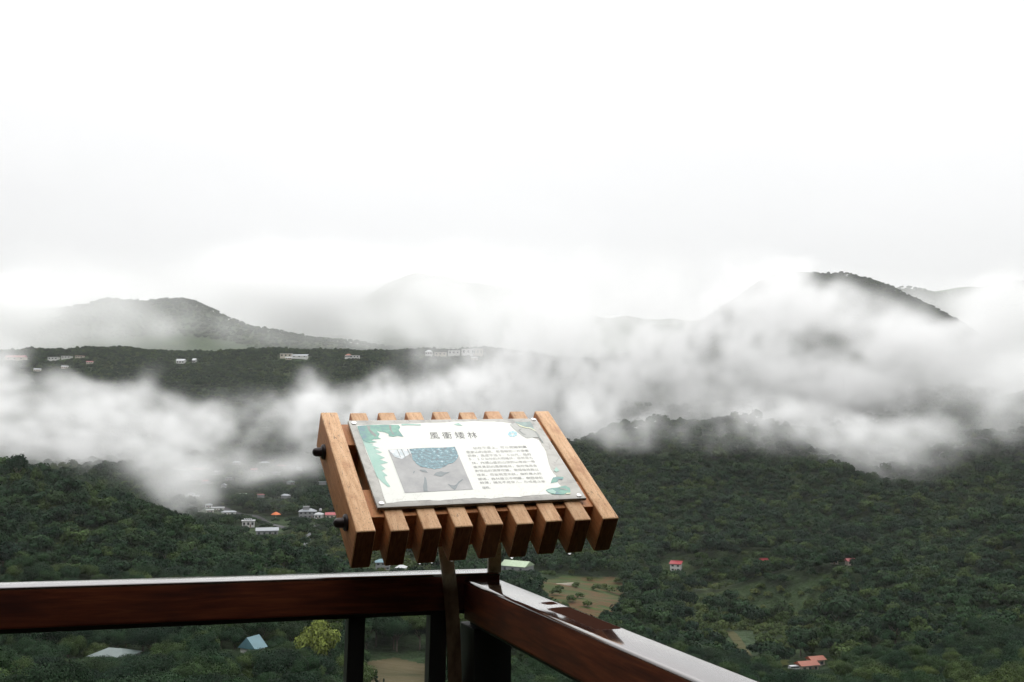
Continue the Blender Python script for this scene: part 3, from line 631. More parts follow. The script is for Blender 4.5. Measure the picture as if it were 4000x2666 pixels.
# trees on the unseen slope behind and beside the lookout, added as dark backdrop
bq = np.random.default_rng(5); ba = np.radians(bq.uniform(75, 285, 900)); bR = np.exp(bq.uniform(math.log(9), math.log(150), 900))
bx, by = bR * np.sin(ba), bR * np.cos(ba); bz = terrain(bx, by)
FX, FY, FZ = np.r_[cx_[~near], bx], np.r_[cy_[~near], by], np.r_[cz_[~near] - .3 - np.where(cy_[~near] > 1150, 2.4, 0) * scl[~near], bz - .5]
FS, FI, FR_, FK2 = np.r_[scl[~near], bq.uniform(.8, 1.2, 900)], np.r_[ivy[~near], bq.uniform(.9, 1.3, 900)], np.r_[rot[~near], bq.uniform(0, 6, 900)], np.r_[kind[~near] + np.where(cy_[~near] < 330, len(KIND), 0), bq.integers(0, 4, 900)]
me = bpy.data.meshes.new('forest'); nF = len(FX); me.vertices.add(nF); me.vertices.foreach_set('co', np.c_[FX, FY, FZ].astype(np.float32).ravel())
a = me.attributes.new('size', 'FLOAT_VECTOR', 'POINT'); a.data.foreach_set('vector', np.c_[FS, FS, FI].astype(np.float32).ravel())
a = me.attributes.new('turn', 'FLOAT_VECTOR', 'POINT'); a.data.foreach_set('vector', np.c_[FR_ * 0, FR_ * 0, FR_].astype(np.float32).ravel())
a = me.attributes.new('which', 'INT', 'POINT'); a.data.foreach_set('value', FK2.astype(np.int32))
forest = link('forest', me); tag(forest, 'dense green wood covering the hillsides and the valley', 'forest', kind='stuff')
ng = bpy.data.node_groups.new('plant_wood', 'GeometryNodeTree')
ng.interface.new_socket('Geometry', in_out='INPUT', socket_type='NodeSocketGeometry'); ng.interface.new_socket('Geometry', in_out='OUTPUT', socket_type='NodeSocketGeometry')
gi, go = ng.nodes.new('NodeGroupInput'), ng.nodes.new('NodeGroupOutput')
def attr(g, name, typ):
    n = g.nodes.new('GeometryNodeInputNamedAttribute'); n.data_type = typ; n.inputs['Name'].default_value = name; return n.outputs['Attribute']
ci = ng.nodes.new('GeometryNodeCollectionInfo'); ci.inputs['Collection'].default_value = kc; ci.inputs['Separate Children'].default_value = True; ci.inputs['Reset Children'].default_value = True
ip = ng.nodes.new('GeometryNodeInstanceOnPoints'); ip.inputs['Pick Instance'].default_value = True
e2r = ng.nodes.new('FunctionNodeEulerToRotation'); m2p = ng.nodes.new('GeometryNodeMeshToPoints')
G = ng.links.new
G(gi.outputs[0], m2p.inputs['Mesh']); G(m2p.outputs[0], ip.inputs['Points']); G(ci.outputs[0], ip.inputs['Instance']); G(attr(ng, 'which', 'INT'), ip.inputs['Instance Index'])
G(attr(ng, 'turn', 'FLOAT_VECTOR'), e2r.inputs[0]); G(e2r.outputs[0], ip.inputs['Rotation']); G(attr(ng, 'size', 'FLOAT_VECTOR'), ip.inputs['Scale']); G(ip.outputs[0], go.inputs[0])
md = forest.modifiers.new('wood', 'NODES'); md.node_group = ng
print('trees', N, 'near', near.sum())

# ------------------------------------------------------------------ lookout deck and railings
SC = 1.3
lA, lB = cpt(0, 2294.6, 2.071), cpt(1955, 2236.5, 2.464)
def frame(o, x, up=Vector((0, 0, 1))):
    x = x.normalized(); z = (up - x * up.dot(x)).normalized(); y = z.cross(x)
    return Matrix(((x.x, y.x, z.x, o.x), (x.y, y.y, z.y, o.y), (x.z, y.z, z.z, o.z), (0, 0, 0, 1)))
LF = frame(lB, lB - lA)
rO, rE = cpt(1808, 2263, 2.43), cpt(2262, 2466, 1.853)
hr_ = rO.z; b0, b1 = [ray(*q) * (hr_ / ray(*q).z) for q in ((1962, 2265), (2984, 2666))]
RF = frame(rO, b1 - b0)
rO = b0 - RF.to_3x3() @ Vector((0, .086, 0)); q_ = ray(1808, 2263); q_ = q_ * (hr_ / q_.z)
rO = rO + (b1 - b0).normalized() * (q_ - rO).dot((b1 - b0).normalized()); RF = frame(rO, b1 - b0)
print('right rail', project(*[np.array([v]) for v in rO]), project(*[np.array([v]) for v in rO + (b1-b0).normalized() * 1.2]))
def loc(Fm, px, py, zl):                             # photograph pixel -> point of the plane z = zl in a rail's own frame
    inv = Fm.inverted(); o = inv @ Vector((0, 0, 0)); d = inv.to_3x3() @ ray(px, py); t = (zl - o.z) / d.z
    return o + d * t
floor_z = -1.5
# railings
hL, wL, hR, wR = .0896, .074, .099, .086
railL = empty('railing', mw=LF); tag(railL, 'dark red wooden railing running left from the corner on black metal posts', 'railing')
def rail_bar(name, dims, m, parent, bev):
    o = box(name, dims, m, parent, bev, 4); smooth_by_angle(o, 50); return o
rail_bar('handrail', (-3.6, 0, 0, wL, -hL, 0), rail_wood(), railL, .006)
box('metal_strip', (-3.6, -.03, .012, wL - .012, -hL - .011, -hL - .0005), M['black_metal'], railL)
def post_L(px0, px1, y0, y1):
    a, b = loc(LF, px0, 2460, -hL - .03), loc(LF, px1, 2460, -hL - .03)
    x0 = lB.to_2d(); invF = LF.inverted()
    # where the two pixel columns meet the plane y = y0 of the rail
    def at(px):
        o = invF @ Vector((0, 0, 0)); d = invF.to_3x3() @ ray(px, 2480); t = (y0 - o.y) / d.y; return (o + d * t).x
    return box('post', (at(px0), at(px1), y0, y1, -1.16, -hL - .0115), M['black_metal'], railL, .002, 2)
post_L(1360, 1426, .016, .056); post_L(1680, 1746, .016, .056); post_L(300 - 700, 300 - 640, .016, .056)
railR = empty('railing', mw=RF); tag(railR, 'wet dark red railing running from the corner towards the viewer on the right', 'railing')
s1, s2 = loc(RF, 2205, 2368, 0), loc(RF, 2412, 2462, 0); s3, s4 = loc(RF, 2135, 2353, 0), loc(RF, 2170, 2372, 0)
P1 = (loc(RF, 2190, 2372, 0).x, loc(RF, 2412, 2458, 0).x, .020, wR - .0055, .014, .55); P2 = (loc(RF, 2135, 2352, 0).x, loc(RF, 2170, 2362, 0).x, .035, wR - .011, .008, .7)
rail_bar('handrail', (0, 3.0, 0, wR, -hR, 0), rail_wood((P1, P2)), railR, .009)
box('metal_strip', (.01, 3.0, .014, wR - .014, -hR - .010, -hR - .0005), M['black_metal'], railR)
invR = RF.inverted(); o_ = invR @ Vector((0, 0, 0)); d_ = invR.to_3x3() @ ray(1852, 2520); xc = (o_ + d_ * ((.002 - o_.y) / d_.y)).x
box('post', (xc - .10, xc, .002, .1, -1.14, -hR - .0105), M['black_metal'], railR, .003, 2)
box('post', (1.9, 1.96, .015, .07, -1.14, -hR - .0105), M['black_metal'], railR, .003, 2)
# the deck they stand on
bm = bmesh.new(); corner = LF @ Vector((.06, .09, 0)); ax1 = LF.to_3x3() @ Vector((-1, 0, 0)); ax1.z = 0; ax1.normalize(); ax2 = Vector((ax1.y, -ax1.x, 0)); ax2 = ax2 if ax2.y < 0 else -ax2
for i in range(32):
    a = [corner + ax2 * (i * .145) + ax1 * t for t in (0, 4.4)]; b = [q + ax2 * .138 for q in a]
    vv = [bm.verts.new((q.x, q.y, zz)) for zz in (floor_z - .05, floor_z) for q in (a[0], a[1], b[1], b[0])]
    for f in ((0, 3, 2, 1), (4, 5, 6, 7), (0, 1, 5, 4), (1, 2, 6, 5), (2, 3, 7, 6), (3, 0, 4, 7)): bm.faces.new([vv[k] for k in f])
for t1, t2 in ((.3, .3), (4., .3), (.3, 4.), (4., 4.)):
    q = corner + ax1 * t1 + ax2 * t2; bm_box(bm, q.x - .1, q.x + .1, q.y - .1, q.y + .1, -9, floor_z - .051)
bmesh.ops.recalc_face_normals(bm, faces=bm.faces[:])
tag(from_bm('deck', bm, M['deck']), kind='structure')

# ------------------------------------------------------------------ the sign
Rm = np.array([[0.9258, -0.32315, 0.19613], [0.01973, -0.47681, -0.87878], [0.3775, 0.81745, -0.43505]])
tS = np.array([-0.26885803, 0.33140784, 1.68454972]) * SC
U, V_, Wn = [cam2world(Rm[:, i]) for i in range(3)]; O = cam2world(tS)
SM = Matrix(((U.x, V_.x, Wn.x, O.x), (U.y, V_.y, Wn.y, O.y), (U.z, V_.z, Wn.z, O.z), (0, 0, 0, 1)))
PT, SW, SL, SH = .06 * SC, .03517 * SC, .38673 * SC, .0803 * SC
sign = empty('lookout_sign', mw=SM); tag(sign, 'tilted information sign of nine wooden slats with a white panel on steel brackets', 'sign')
rj0 = random.Random(8)
for i in range(9):
    hx = SH * (1.035 if i in (0,) else 1.0)
    bm = bmesh.new(); bm_box(bm, i * PT, i * PT + SW, 0, SL, -hx, 0)
    bmesh.ops.bevel(bm, geom=bm.edges[:], offset=.0042, segments=3, profile=.55, affect='EDGES')
    bm.normal_update()
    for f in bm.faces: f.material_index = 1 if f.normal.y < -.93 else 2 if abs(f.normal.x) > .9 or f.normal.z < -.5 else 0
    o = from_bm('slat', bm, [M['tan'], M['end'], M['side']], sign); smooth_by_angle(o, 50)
    o.location = (rj0.uniform(-.0006, .0006), rj0.uniform(-.0022, .0022), 0); o.rotation_euler = (0, 0, rj0.uniform(-.0015, .0015))
for v0, v1 in ((.046, .128), (.275, .3505)):
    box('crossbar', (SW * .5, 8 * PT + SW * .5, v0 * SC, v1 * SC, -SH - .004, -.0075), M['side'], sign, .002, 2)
for v, w in ((.3068, -.0427), (.0701, -.0339)):
    bm = bmesh.new(); lathe(bm, [(.0205, 0), (.0200, .005), (.0175, .0075), (.0125, .0085), (.0122, .016), (.0118, .022), (.0095, .0275), (.005, .0305), (.0008, .0315)], (-1, 0, 0), (-.0005, v * SC, w * SC), 20)
    o = from_bm('bolt', bm, M['bolt'], sign); smooth_by_angle(o, 35)
# panel: a thick laminated plate, its printed sheet and the things printed on it
def laminate():
    m, nt, b = mat('aged_laminate'); setp(b, rough=.28, spec=.5)
    v = tex_coord(nt, 'Object', (1, 1, 1)); a = noise(nt, v, 16, 5, .6, .5); c2 = noise(nt, v, 60, 4, .65)
    c = cramp(nt, a, [(.3, (.13, .125, .115)), (.45, (.29, .28, .24)), (.6, (.38, .37, .33)), (.75, (.22, .20, .175))])
    vo = nt.nodes.new('ShaderNodeTexVoronoi'); vo.feature = 'DISTANCE_TO_EDGE'; vo.inputs['Scale'].default_value = 22
    nt.links.new(mixc(nt, .12, v, noise(nt, v, 30, 3)), vo.inputs['Vector'])
    crack = mrange(nt, vo.outputs[0], .0, .035, .75, 0)
    c = mixc(nt, math_(nt, 'MULTIPLY', crack, mrange(nt, c2, .45, .6)), c, (.12, .10, .08))
    sp = nt.nodes.new('ShaderNodeSeparateXYZ'); nt.links.new(v, sp.inputs[0])
    low = mrange(nt, sp.outputs['Y'], .105, .075, 0, .6)
    c = mixc(nt, low, c, (.085, .07, .05))
    nt.links.new(c, b.inputs['Base Color']); bump(nt, b, a, .15, .002); return m
PTOP = .0085
panel = box('info_panel', (.80 * PT, 7.78 * PT, .0570 * SC, .3455 * SC, .0006, PTOP), laminate(), sign, .0016, 3)
Sinv = SM.inverted()
def puv(px, py, w=PTOP):
    o = Sinv @ Vector((0, 0, 0)); d = Sinv.to_3x3() @ ray(px, py); t = (w - o.z) / d.z; q = o + d * t; return q.x, q.y
def paper_mat():
    m, nt, b = mat('printed_sheet'); setp(b, rough=.3, spec=.5)
    v = tex_coord(nt, 'Object'); a = noise(nt, v, 14, 4, .6); k = mrange(nt, a, .55, .75, 0, .35)
    vo = nt.nodes.new('ShaderNodeTexVoronoi'); vo.feature = 'DISTANCE_TO_EDGE'; vo.inputs['Scale'].default_value = 18
    nt.links.new(mixc(nt, .15, v, noise(nt, v, 20, 3)), vo.inputs['Vector'])
    sp = nt.nodes.new('ShaderNodeSeparateXYZ'); nt.links.new(v, sp.inputs[0]); lowk = mrange(nt, sp.outputs['Y'], .16, .09, 0, .4)
    c = mixc(nt, k, (.70, .71, .65), (.58, .60, .53)); c = mixc(nt, math_(nt, 'MULTIPLY', lowk, mrange(nt, vo.outputs[0], 0, .04, 1, 0)), c, (.45, .42, .36))
    nt.links.new(c, b.inputs['Base Color']); return m
def ink(name, cols, sc=90, aniso=(1, 1, 1)):
    m, nt, b = mat(name); setp(b, rough=.3, spec=.5); n = noise(nt, tex_coord(nt, 'Object', aniso), sc, 5, .65)
    nt.links.new(cramp(nt, n, cols), b.inputs['Base Color']); return m
TEAL = ink('teal_print', [(.35, (.012, .13, .18)), (.5, (.03, .24, .17)), (.65, (.10, .36, .25))], 40)
MINT = ink('mint_print', [(.35, (.30, .50, .42)), (.65, (.20, .44, .35))], 30)
BLUE = ink('blue_foliage_print', [(.36, (.010, .07, .10)), (.5, (.02, .14, .18)), (.58, (.07, .26, .32)), (.68, (.42, .56, .6))], 110)
GREYP = ink('grey_photo_print', [(.3, (.20, .205, .21)), (.5, (.29, .29, .285)), (.7, (.40, .40, .40))], 14)
DARKP = ink('dark_slit_print', [(.3, (.07, .10, .11)), (.7, (.13, .17, .18))], 60)
ROCK = ink('grey_rock_print', [(.3, (.27, .28, .25)), (.7, (.38, .39, .36))], 20)
STROKE = ink('brush_stroke_print', [(.3, (.10, .12, .11)), (.7, (.22, .24, .22))], 60)
YELL = ink('yellow_edge_print', [(.3, (.66, .70, .40)), (.7, (.74, .76, .52))], 40)
AQUA = ink('aqua_emblem_print', [(.3, (.20, .55, .68)), (.7, (.40, .72, .80))], 60)
INKT = ink('title_ink', [(.3, (.02, .02, .02)), (.7, (.06, .06, .06))], 60)
INKB = ink('faded_text_ink', [(.40, (.38, .37, .35)), (.54, (.22, .215, .21)), (.64, (.07, .07, .07))], 9)
LAYER = [0]
def print_poly(name, pts, m, up, origin=None, sc=1., close=0):
    bm = bmesh.new()
    if origin is not None: pts = [(origin[0] + a / sc, origin[1] + b / sc) for a, b in pts]
    vs_ = [bm.verts.new((*puv(*p), PTOP + up)) for p in pts]; f = bm.faces.new(vs_); bm.normal_update()
    if f.normal.z < 0: f.normal_flip()
    bmesh.ops.triangulate(bm, faces=bm.faces[:])
    return from_bm(name, bm, m, panel)
c2, c3 = (1340, 1620), (1780, 1620)
rj = random.Random(3)
def rough(pts, amp, n):                              # worn, uneven outline
    out = []
    for (a, b), (c, d) in zip(pts, pts[1:] + pts[:1]):
        for k in range(n): t = k / n; out.append((a + (c - a) * t + rj.uniform(-amp, amp), b + (d - b) * t + rj.uniform(-amp, amp)))
    return out
print_poly('printed_sheet', rough([(1393, 1663), (1560, 1658), (1700, 1652), (1850, 1647), (1930, 1647), (1995, 1655), (2040, 1690), (2085, 1712), (2105, 1722), (2130, 1760), (2140, 1800), (2152, 1836), (2170, 1858), (2178, 1886), (2195, 1905), (2215, 1926), (2150, 1932), (2060, 1938), (2022, 1944), (1974, 1943), (1915, 1950), (1853, 1946), (1780, 1952), (1723, 1956), (1659, 1955), (1570, 1961), (1508, 1967), (1480, 1878), (1447, 1806), (1416, 1727)], 1.3, 4), paper_mat(), .0004)
print_poly('leaf_print', [(215, 180), (420, 165), (640, 160), (850, 165), (875, 200), (850, 240), (925, 345), (830, 330), (770, 345), (700, 335), (695, 300), (640, 275), (560, 265), (510, 252), (560, 300), (535, 350), (585, 378), (480, 380), (430, 398), (520, 425), (400, 440), (345, 425), (300, 400), (255, 300)], TEAL, .0009, c2, 3.92)
print_poly('leaf_vein_print', [(360, 175), (420, 180), (410, 230), (470, 280), (520, 330), (490, 345), (430, 300), (380, 235)], STROKE, .0011, c2, 3.92)
print_poly('leaf_vein_print', [(700, 170), (735, 172), (745, 250), (785, 310), (760, 305), (715, 240)], STROKE, .0011, c2, 3.92)
print_poly('leaf_print', [(300, 405), (345, 428), (400, 443), (470, 455), (430, 470), (560, 520), (470, 520), (600, 585), (500, 600), (640, 665), (560, 690), (690, 740), (570, 770), (650, 835), (590, 865), (680, 940), (630, 950), (655, 1010), (725, 1108), (690, 1112), (600, 1040), (520, 960), (470, 830), (400, 650), (340, 500)], MINT, .0009, c2, 3.92)
print_poly('leaf_print', [(1690, 150), (1770, 135), (1830, 175), (1800, 175), (1730, 165)], MINT, .0009, c2, 3.92)
print_poly('leaf_print', [(890, 150), (960, 145), (1080, 150), (1190, 155), (1190, 170), (1090, 168), (980, 165), (900, 172)], MINT, .0009, c2, 3.92)
print_poly('photo_print', [(690, 545), (1715, 500), (1990, 1150), (945, 1205)], GREYP, .0009, c2, 3.92)
print_poly('photo_sky_print', [(700, 550), (1020, 535), (1040, 600), (960, 650), (900, 690), (790, 655)], ink('pale_sky_print', [(.35, (.42, .50, .53)), (.5, (.62, .66, .68)), (.65, (.74, .76, .77))], 70), .0013, c2, 3.92)
print_poly('foliage_print', rough([(1012, 534), (1240, 524), (1500, 512), (1713, 502), (1740, 570), (1768, 635), (1740, 700), (1690, 740), (1610, 765), (1560, 800), (1480, 830), (1400, 840), (1290, 822), (1200, 805), (1120, 760), (1075, 700), (1050, 620)], 6, 2), BLUE, .0013, c2, 3.92)
for k, pts in enumerate(([(1168, 852), (1200, 846), (1250, 852), (1282, 872), (1297, 897), (1260, 890), (1210, 882)], [(1388, 930), (1410, 905), (1440, 888), (1500, 876), (1560, 890), (1642, 884), (1560, 920), (1530, 945), (1490, 956), (1440, 945)],
        [(1246, 953), (1272, 985), (1282, 1040), (1287, 1090), (1293, 1180), (1235, 1182), (1224, 1110), (1240, 1030)], [(1598, 1068), (1650, 1086), (1700, 1092), (1735, 1075), (1765, 1035), (1830, 994), (1840, 1000), (1785, 1048), (1755, 1085), (1740, 1125), (1712, 1162), (1660, 1130)], [(1085, 870), (1098, 880), (1080, 912), (1074, 895)])):
    print_poly('trunk_gap_print', pts, DARKP, .0013, c2, 3.92)
for x, w in ((830, 10), (900, 14), (990, 14)):
    print_poly('branch_print', [(x - w, 540), (x, 538), (x + 55, 660), (x + 48, 664)], STROKE, .0016, c2, 3.92)
print_poly('rock_print', [(870, 165), (960, 135), (1060, 190), (1160, 215), (1250, 250), (1335, 335), (1330, 372), (1250, 372), (1150, 386), (1080, 350), (1010, 300), (940, 240)], ROCK, .0009, c3, 4.127)
print_poly('leaf_print', [(945, 122), (1100, 128), (1200, 118), (1240, 170), (1262, 245), (1200, 218), (1120, 206), (1040, 178)], ink('dark_teal_print', [(.35, (.06, .11, .11)), (.6, (.14, .26, .23)), (.75, (.28, .48, .42))], 40), .0013, c3, 4.127)
print_poly('leaf_edge_print', [(985, 150), (1040, 180), (1120, 208), (1200, 220), (1262, 248), (1300, 275), (1262, 262), (1200, 234), (1110, 220), (1030, 196)], YELL, .0016, c3, 4.127)
print_poly('brush_stroke_print', [(1006, 262), (1030, 240), (1066, 232), (1050, 250), (1030, 264), (1066, 290), (1100, 318), (1140, 330), (1090, 326), (1050, 298)], STROKE, .0013, c3, 4.127)
print_poly('brush_stroke_print', [(1268, 268), (1300, 290), (1340, 330), (1370, 390), (1418, 458), (1392, 452), (1352, 400), (1310, 330)], STROKE, .0013, c3, 4.127)
for pts in ([(1530, 1112), (1545, 1060), (1570, 1020), (1650, 1004), (1742, 1012), (1722, 1056), (1660, 1048), (1640, 1090), (1590, 1100)], [(1580, 905), (1600, 880), (1620, 848), (1668, 908), (1622, 932)],
            [(1450, 1222), (1500, 1200), (1550, 1190), (1640, 1182), (1690, 1165), (1770, 1148), (1842, 1190), (1852, 1262), (1780, 1270), (1740, 1296), (1640, 1292), (1560, 1288), (1490, 1262)]):
    print_poly('leaf_print', pts, TEAL if len(pts) > 5 else MINT, .0009, c3, 4.127)
print_poly('leaf_vein_print', [(1640, 1178), (1700, 1190), (1770, 1205), (1820, 1230), (1760, 1222), (1690, 1205)], STROKE, .0013, c3, 4.127)
print_poly('leaf_print', [(1460, 1220), (1560, 1212), (1620, 1250), (1600, 1284), (1500, 1262)], MINT, .0013, c3, 4.127)
print_poly('leaf_edge_print', [(1765, 1290), (1790, 1270), (1862, 1268), (1840, 1285)], YELL, .0013, c3, 4.127)
for k in range(7):                                   # blue flower shaped emblem
    a = 2 * math.pi * k / 7 + .3; ca, sa = math.cos(a), math.sin(a); ex, ey = 19, 12
    print_poly('emblem_petal', [(2002 + ex * (ca * .25), 1697 + ey * (sa * .25)), (2002 + ex * (ca * .8 - sa * .34), 1697 + ey * (sa * .8 + ca * .34)), (2002 + ex * ca, 1697 + ey * sa), (2002 + ex * (ca * .8 + sa * .34), 1697 + ey * (sa * .8 - ca * .34))], AQUA, .0009)
def lettering(name, text, corners, m, up):           # corners: top left, top right, bottom left pixels of the line
    cu = bpy.data.curves.new(name, 'FONT'); cu.body = text;  tmp = bpy.data.objects.new(name, cu); C.objects.link(tmp)
    dg = bpy.context.evaluated_depsgraph_get(); me = bpy.data.meshes.new_from_object(tmp.evaluated_get(dg))
    bpy.data.objects.remove(tmp); bpy.data.curves.remove(cu)
    n = len(me.vertices); co = np.empty(n * 3); me.vertices.foreach_get('co', co); co = co.reshape(-1, 3)
    mn, mx = co.min(0), co.max(0); a, b, c = [np.array(puv(*q)) for q in corners]
    tx = (co[:, 0] - mn[0]) / (mx[0] - mn[0]); ty = (mx[1] - co[:, 1]) / max(mx[1] - mn[1], 1e-6)
    q = a + tx[:, None] * (b - a) + ty[:, None] * (c - a)
    me.vertices.foreach_set('co', np.c_[q, np.full(n, PTOP + up)].ravel()); me.materials.clear(); me.name = name
    o = link(name, me, m, panel); return o
lettering('title', '風 衝 矮 林', [(1674, 1690), (1857, 1688), (1682, 1716)], INKT, .0009)
LINES = ['站在平臺上，可以俯瞰到萬', '里金山的道路，看看眼前一片密密', '麻麻，高度不過３．５公尺，粗約', '５．１０公分的大明橘林，這就是七', '林。內湖山區的山頂和山脊線一帶', '是常見到的風衝矮林，由於強風會', '對突出的頂芽吹襲，使得植株難以', '增高，而呈現灌木狀，由於風大的', '關係，森林層次不明顯，樹冠層較', '較薄，陽光不易穿入，形成層次單', '植物。']
ROWS = [(270, 1130, 525), (160, 1165, 590), (185, 1200, 650), (205, 1230, 703), (250, 1265, 765), (275, 1300, 830), (305, 1325, 892), (330, 1365, 957), (355, 1395, 1025), (385, 1430, 1085), (420, 548, 1163)]
for t, (a, b, y) in zip(LINES, ROWS):
    sl = -.022 * (b - a)
    q = lambda x, yy: (c3[0] + x / 4.127, c3[1] + yy / 4.127)
    lettering('body_text', t, [q(a, y), q(b, y + sl), q(a + 16, y + 40)], INKB, .0009)
for px, py in ((1382, 1654), (2084, 1640), (2262, 1936.5), (1490, 1967)):
    u, v = puv(px, py); bm = bmesh.new(); lathe(bm, [(.0066, 0), (.0064, .0014), (.0045, .0026), (.002, .0028)], (0, 0, 1), (u, v, PTOP), 18)
    o = from_bm('screw', bm, M['screw'], panel); smooth_by_angle(o, 40)
    box('screw_slot', (u - .0004, u + .0022, v - .0003, v + .0020, PTOP + .0020, PTOP + .0031), M['socket'], panel)
# steel brackets
def strip(name, pts, side, width, thick, m, parent):  # a flat bar bent along pts
    bm = bmesh.new(); rings = []
    for i, p in enumerate(pts):
        t = (pts[min(i+1, len(pts)-1)] - pts[max(i-1, 0)]).normalized(); s_ = side[i] if isinstance(side, list) else side
        n = s_.cross(t).normalized()
        rings.append([bm.verts.new(p + s_ * sx * width / 2 + n * sy * thick / 2) for sx, sy in ((-1,-1),(1,-1),(1,1),(-1,1))])
    for a, b in zip(rings[:-1], rings[1:]):
        for i in range(4): bm.faces.new((a[i], a[(i+1)%4], b[(i+1)%4], b[i]))
    bm.faces.new(rings[0][::-1]); bm.faces.new(rings[-1]); bmesh.ops.recalc_face_normals(bm, faces=bm.faces[:])
    inv = SM.inverted()
    bmesh.ops.transform(bm, matrix=inv, verts=bm.verts[:])
    return from_bm(name, bm, m, parent)
d1 = LF.to_3x3() @ Vector((1, 0, 0))
def sl(u, v, w): return SM @ Vector((u, v, w))
zb = -SH - .008
uL, uR = 3.04 * PT, 4.63 * PT
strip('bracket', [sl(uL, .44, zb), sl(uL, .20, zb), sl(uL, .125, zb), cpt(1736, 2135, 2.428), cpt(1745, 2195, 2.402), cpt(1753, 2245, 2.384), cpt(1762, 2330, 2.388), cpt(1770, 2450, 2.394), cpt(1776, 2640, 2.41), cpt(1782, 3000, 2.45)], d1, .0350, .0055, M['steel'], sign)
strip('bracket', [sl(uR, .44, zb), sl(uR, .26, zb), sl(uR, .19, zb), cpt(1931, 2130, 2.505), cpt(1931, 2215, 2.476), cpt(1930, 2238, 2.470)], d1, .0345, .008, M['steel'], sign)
# rain drops hanging under the slats
wm, nt, b = mat('water'); setp(b, (1, 1, 1), .0); b.inputs['Transmission Weight'].default_value = 1.; b.inputs['IOR'].default_value = 1.33
for px, py, r, lab in ((1640, 2200, .0026, 'small bright rain drop under the third slat, left one of its pair'), (1687, 2198, .0026, 'small bright rain drop under the third slat, right one of its pair'), (1767, 2194, .002, 'tiny rain drop under the fourth slat over the left bracket'),
        (1524, 2211, .002, 'tiny rain drop under the second slat from the left'), (2002, 2178, .0046, 'largest rain drop, hanging under the sixth slat above the green roof'), (2229, 2165, .0042, 'big rain drop under the second slat from the right')):
    o0 = Sinv @ Vector((0, 0, 0)); d = Sinv.to_3x3() @ ray(px, py); t = (-SH - o0.z) / d.z; q = SM @ (o0 + d * t)
    if (Sinv @ q).y < .004: q = SM @ Vector(((Sinv @ q).x, .004, -SH))
    bm = bmesh.new(); lathe(bm, [(r * 1.0, 0.), (r * .98, -r * .35), (r * .88, -r * .75), (r * .65, -r * 1.12), (r * .35, -r * 1.36), (r * .05, -r * 1.45)], (0, 0, 1), (0, 0, 0), 20)
    o = from_bm('water_drop', bm, wm, None, True); o.location = q + Vector((0, 0, -.0003)); tag(o, lab, 'rain drop', 'rain drops under the sign')

# ------------------------------------------------------------------ drifting mist and haze
def fractal3(shape, seed, slope, stretch=(1, 1, 1)):
    r = np.random.default_rng(seed); f = np.fft.rfftn(r.normal(size=shape))
    k = np.sqrt((np.fft.fftfreq(shape[0])[:, None, None] * stretch[0]) ** 2 + (np.fft.fftfreq(shape[1])[None, :, None] * stretch[1]) ** 2 + (np.fft.rfftfreq(shape[2])[None, None, :] * stretch[2]) ** 2)
    k[0, 0, 0] = 1; f *= k ** (-slope / 2) / (1 + (k / .42) ** 6); f[0, 0, 0] = 0
    v = np.fft.irfftn(f, s=shape, axes=(0, 1, 2)); return v / v.std()
def mist_material(name, step, albedo=.93):
    m = bpy.data.materials.new(name); m.use_nodes = True; nt = m.node_tree; nt.nodes.clear()
    pv = nt.nodes.new('ShaderNodeVolumePrincipled'); out = nt.nodes.new('ShaderNodeOutputMaterial')
    pv.inputs['Color'].default_value = (albedo, albedo, albedo, 1); pv.inputs['Density'].default_value = 1.; pv.inputs['Anisotropy'].default_value = 0.
    nt.links.new(pv.outputs[0], out.inputs['Volume']); m.cycles.volume_step_rate = step; return m
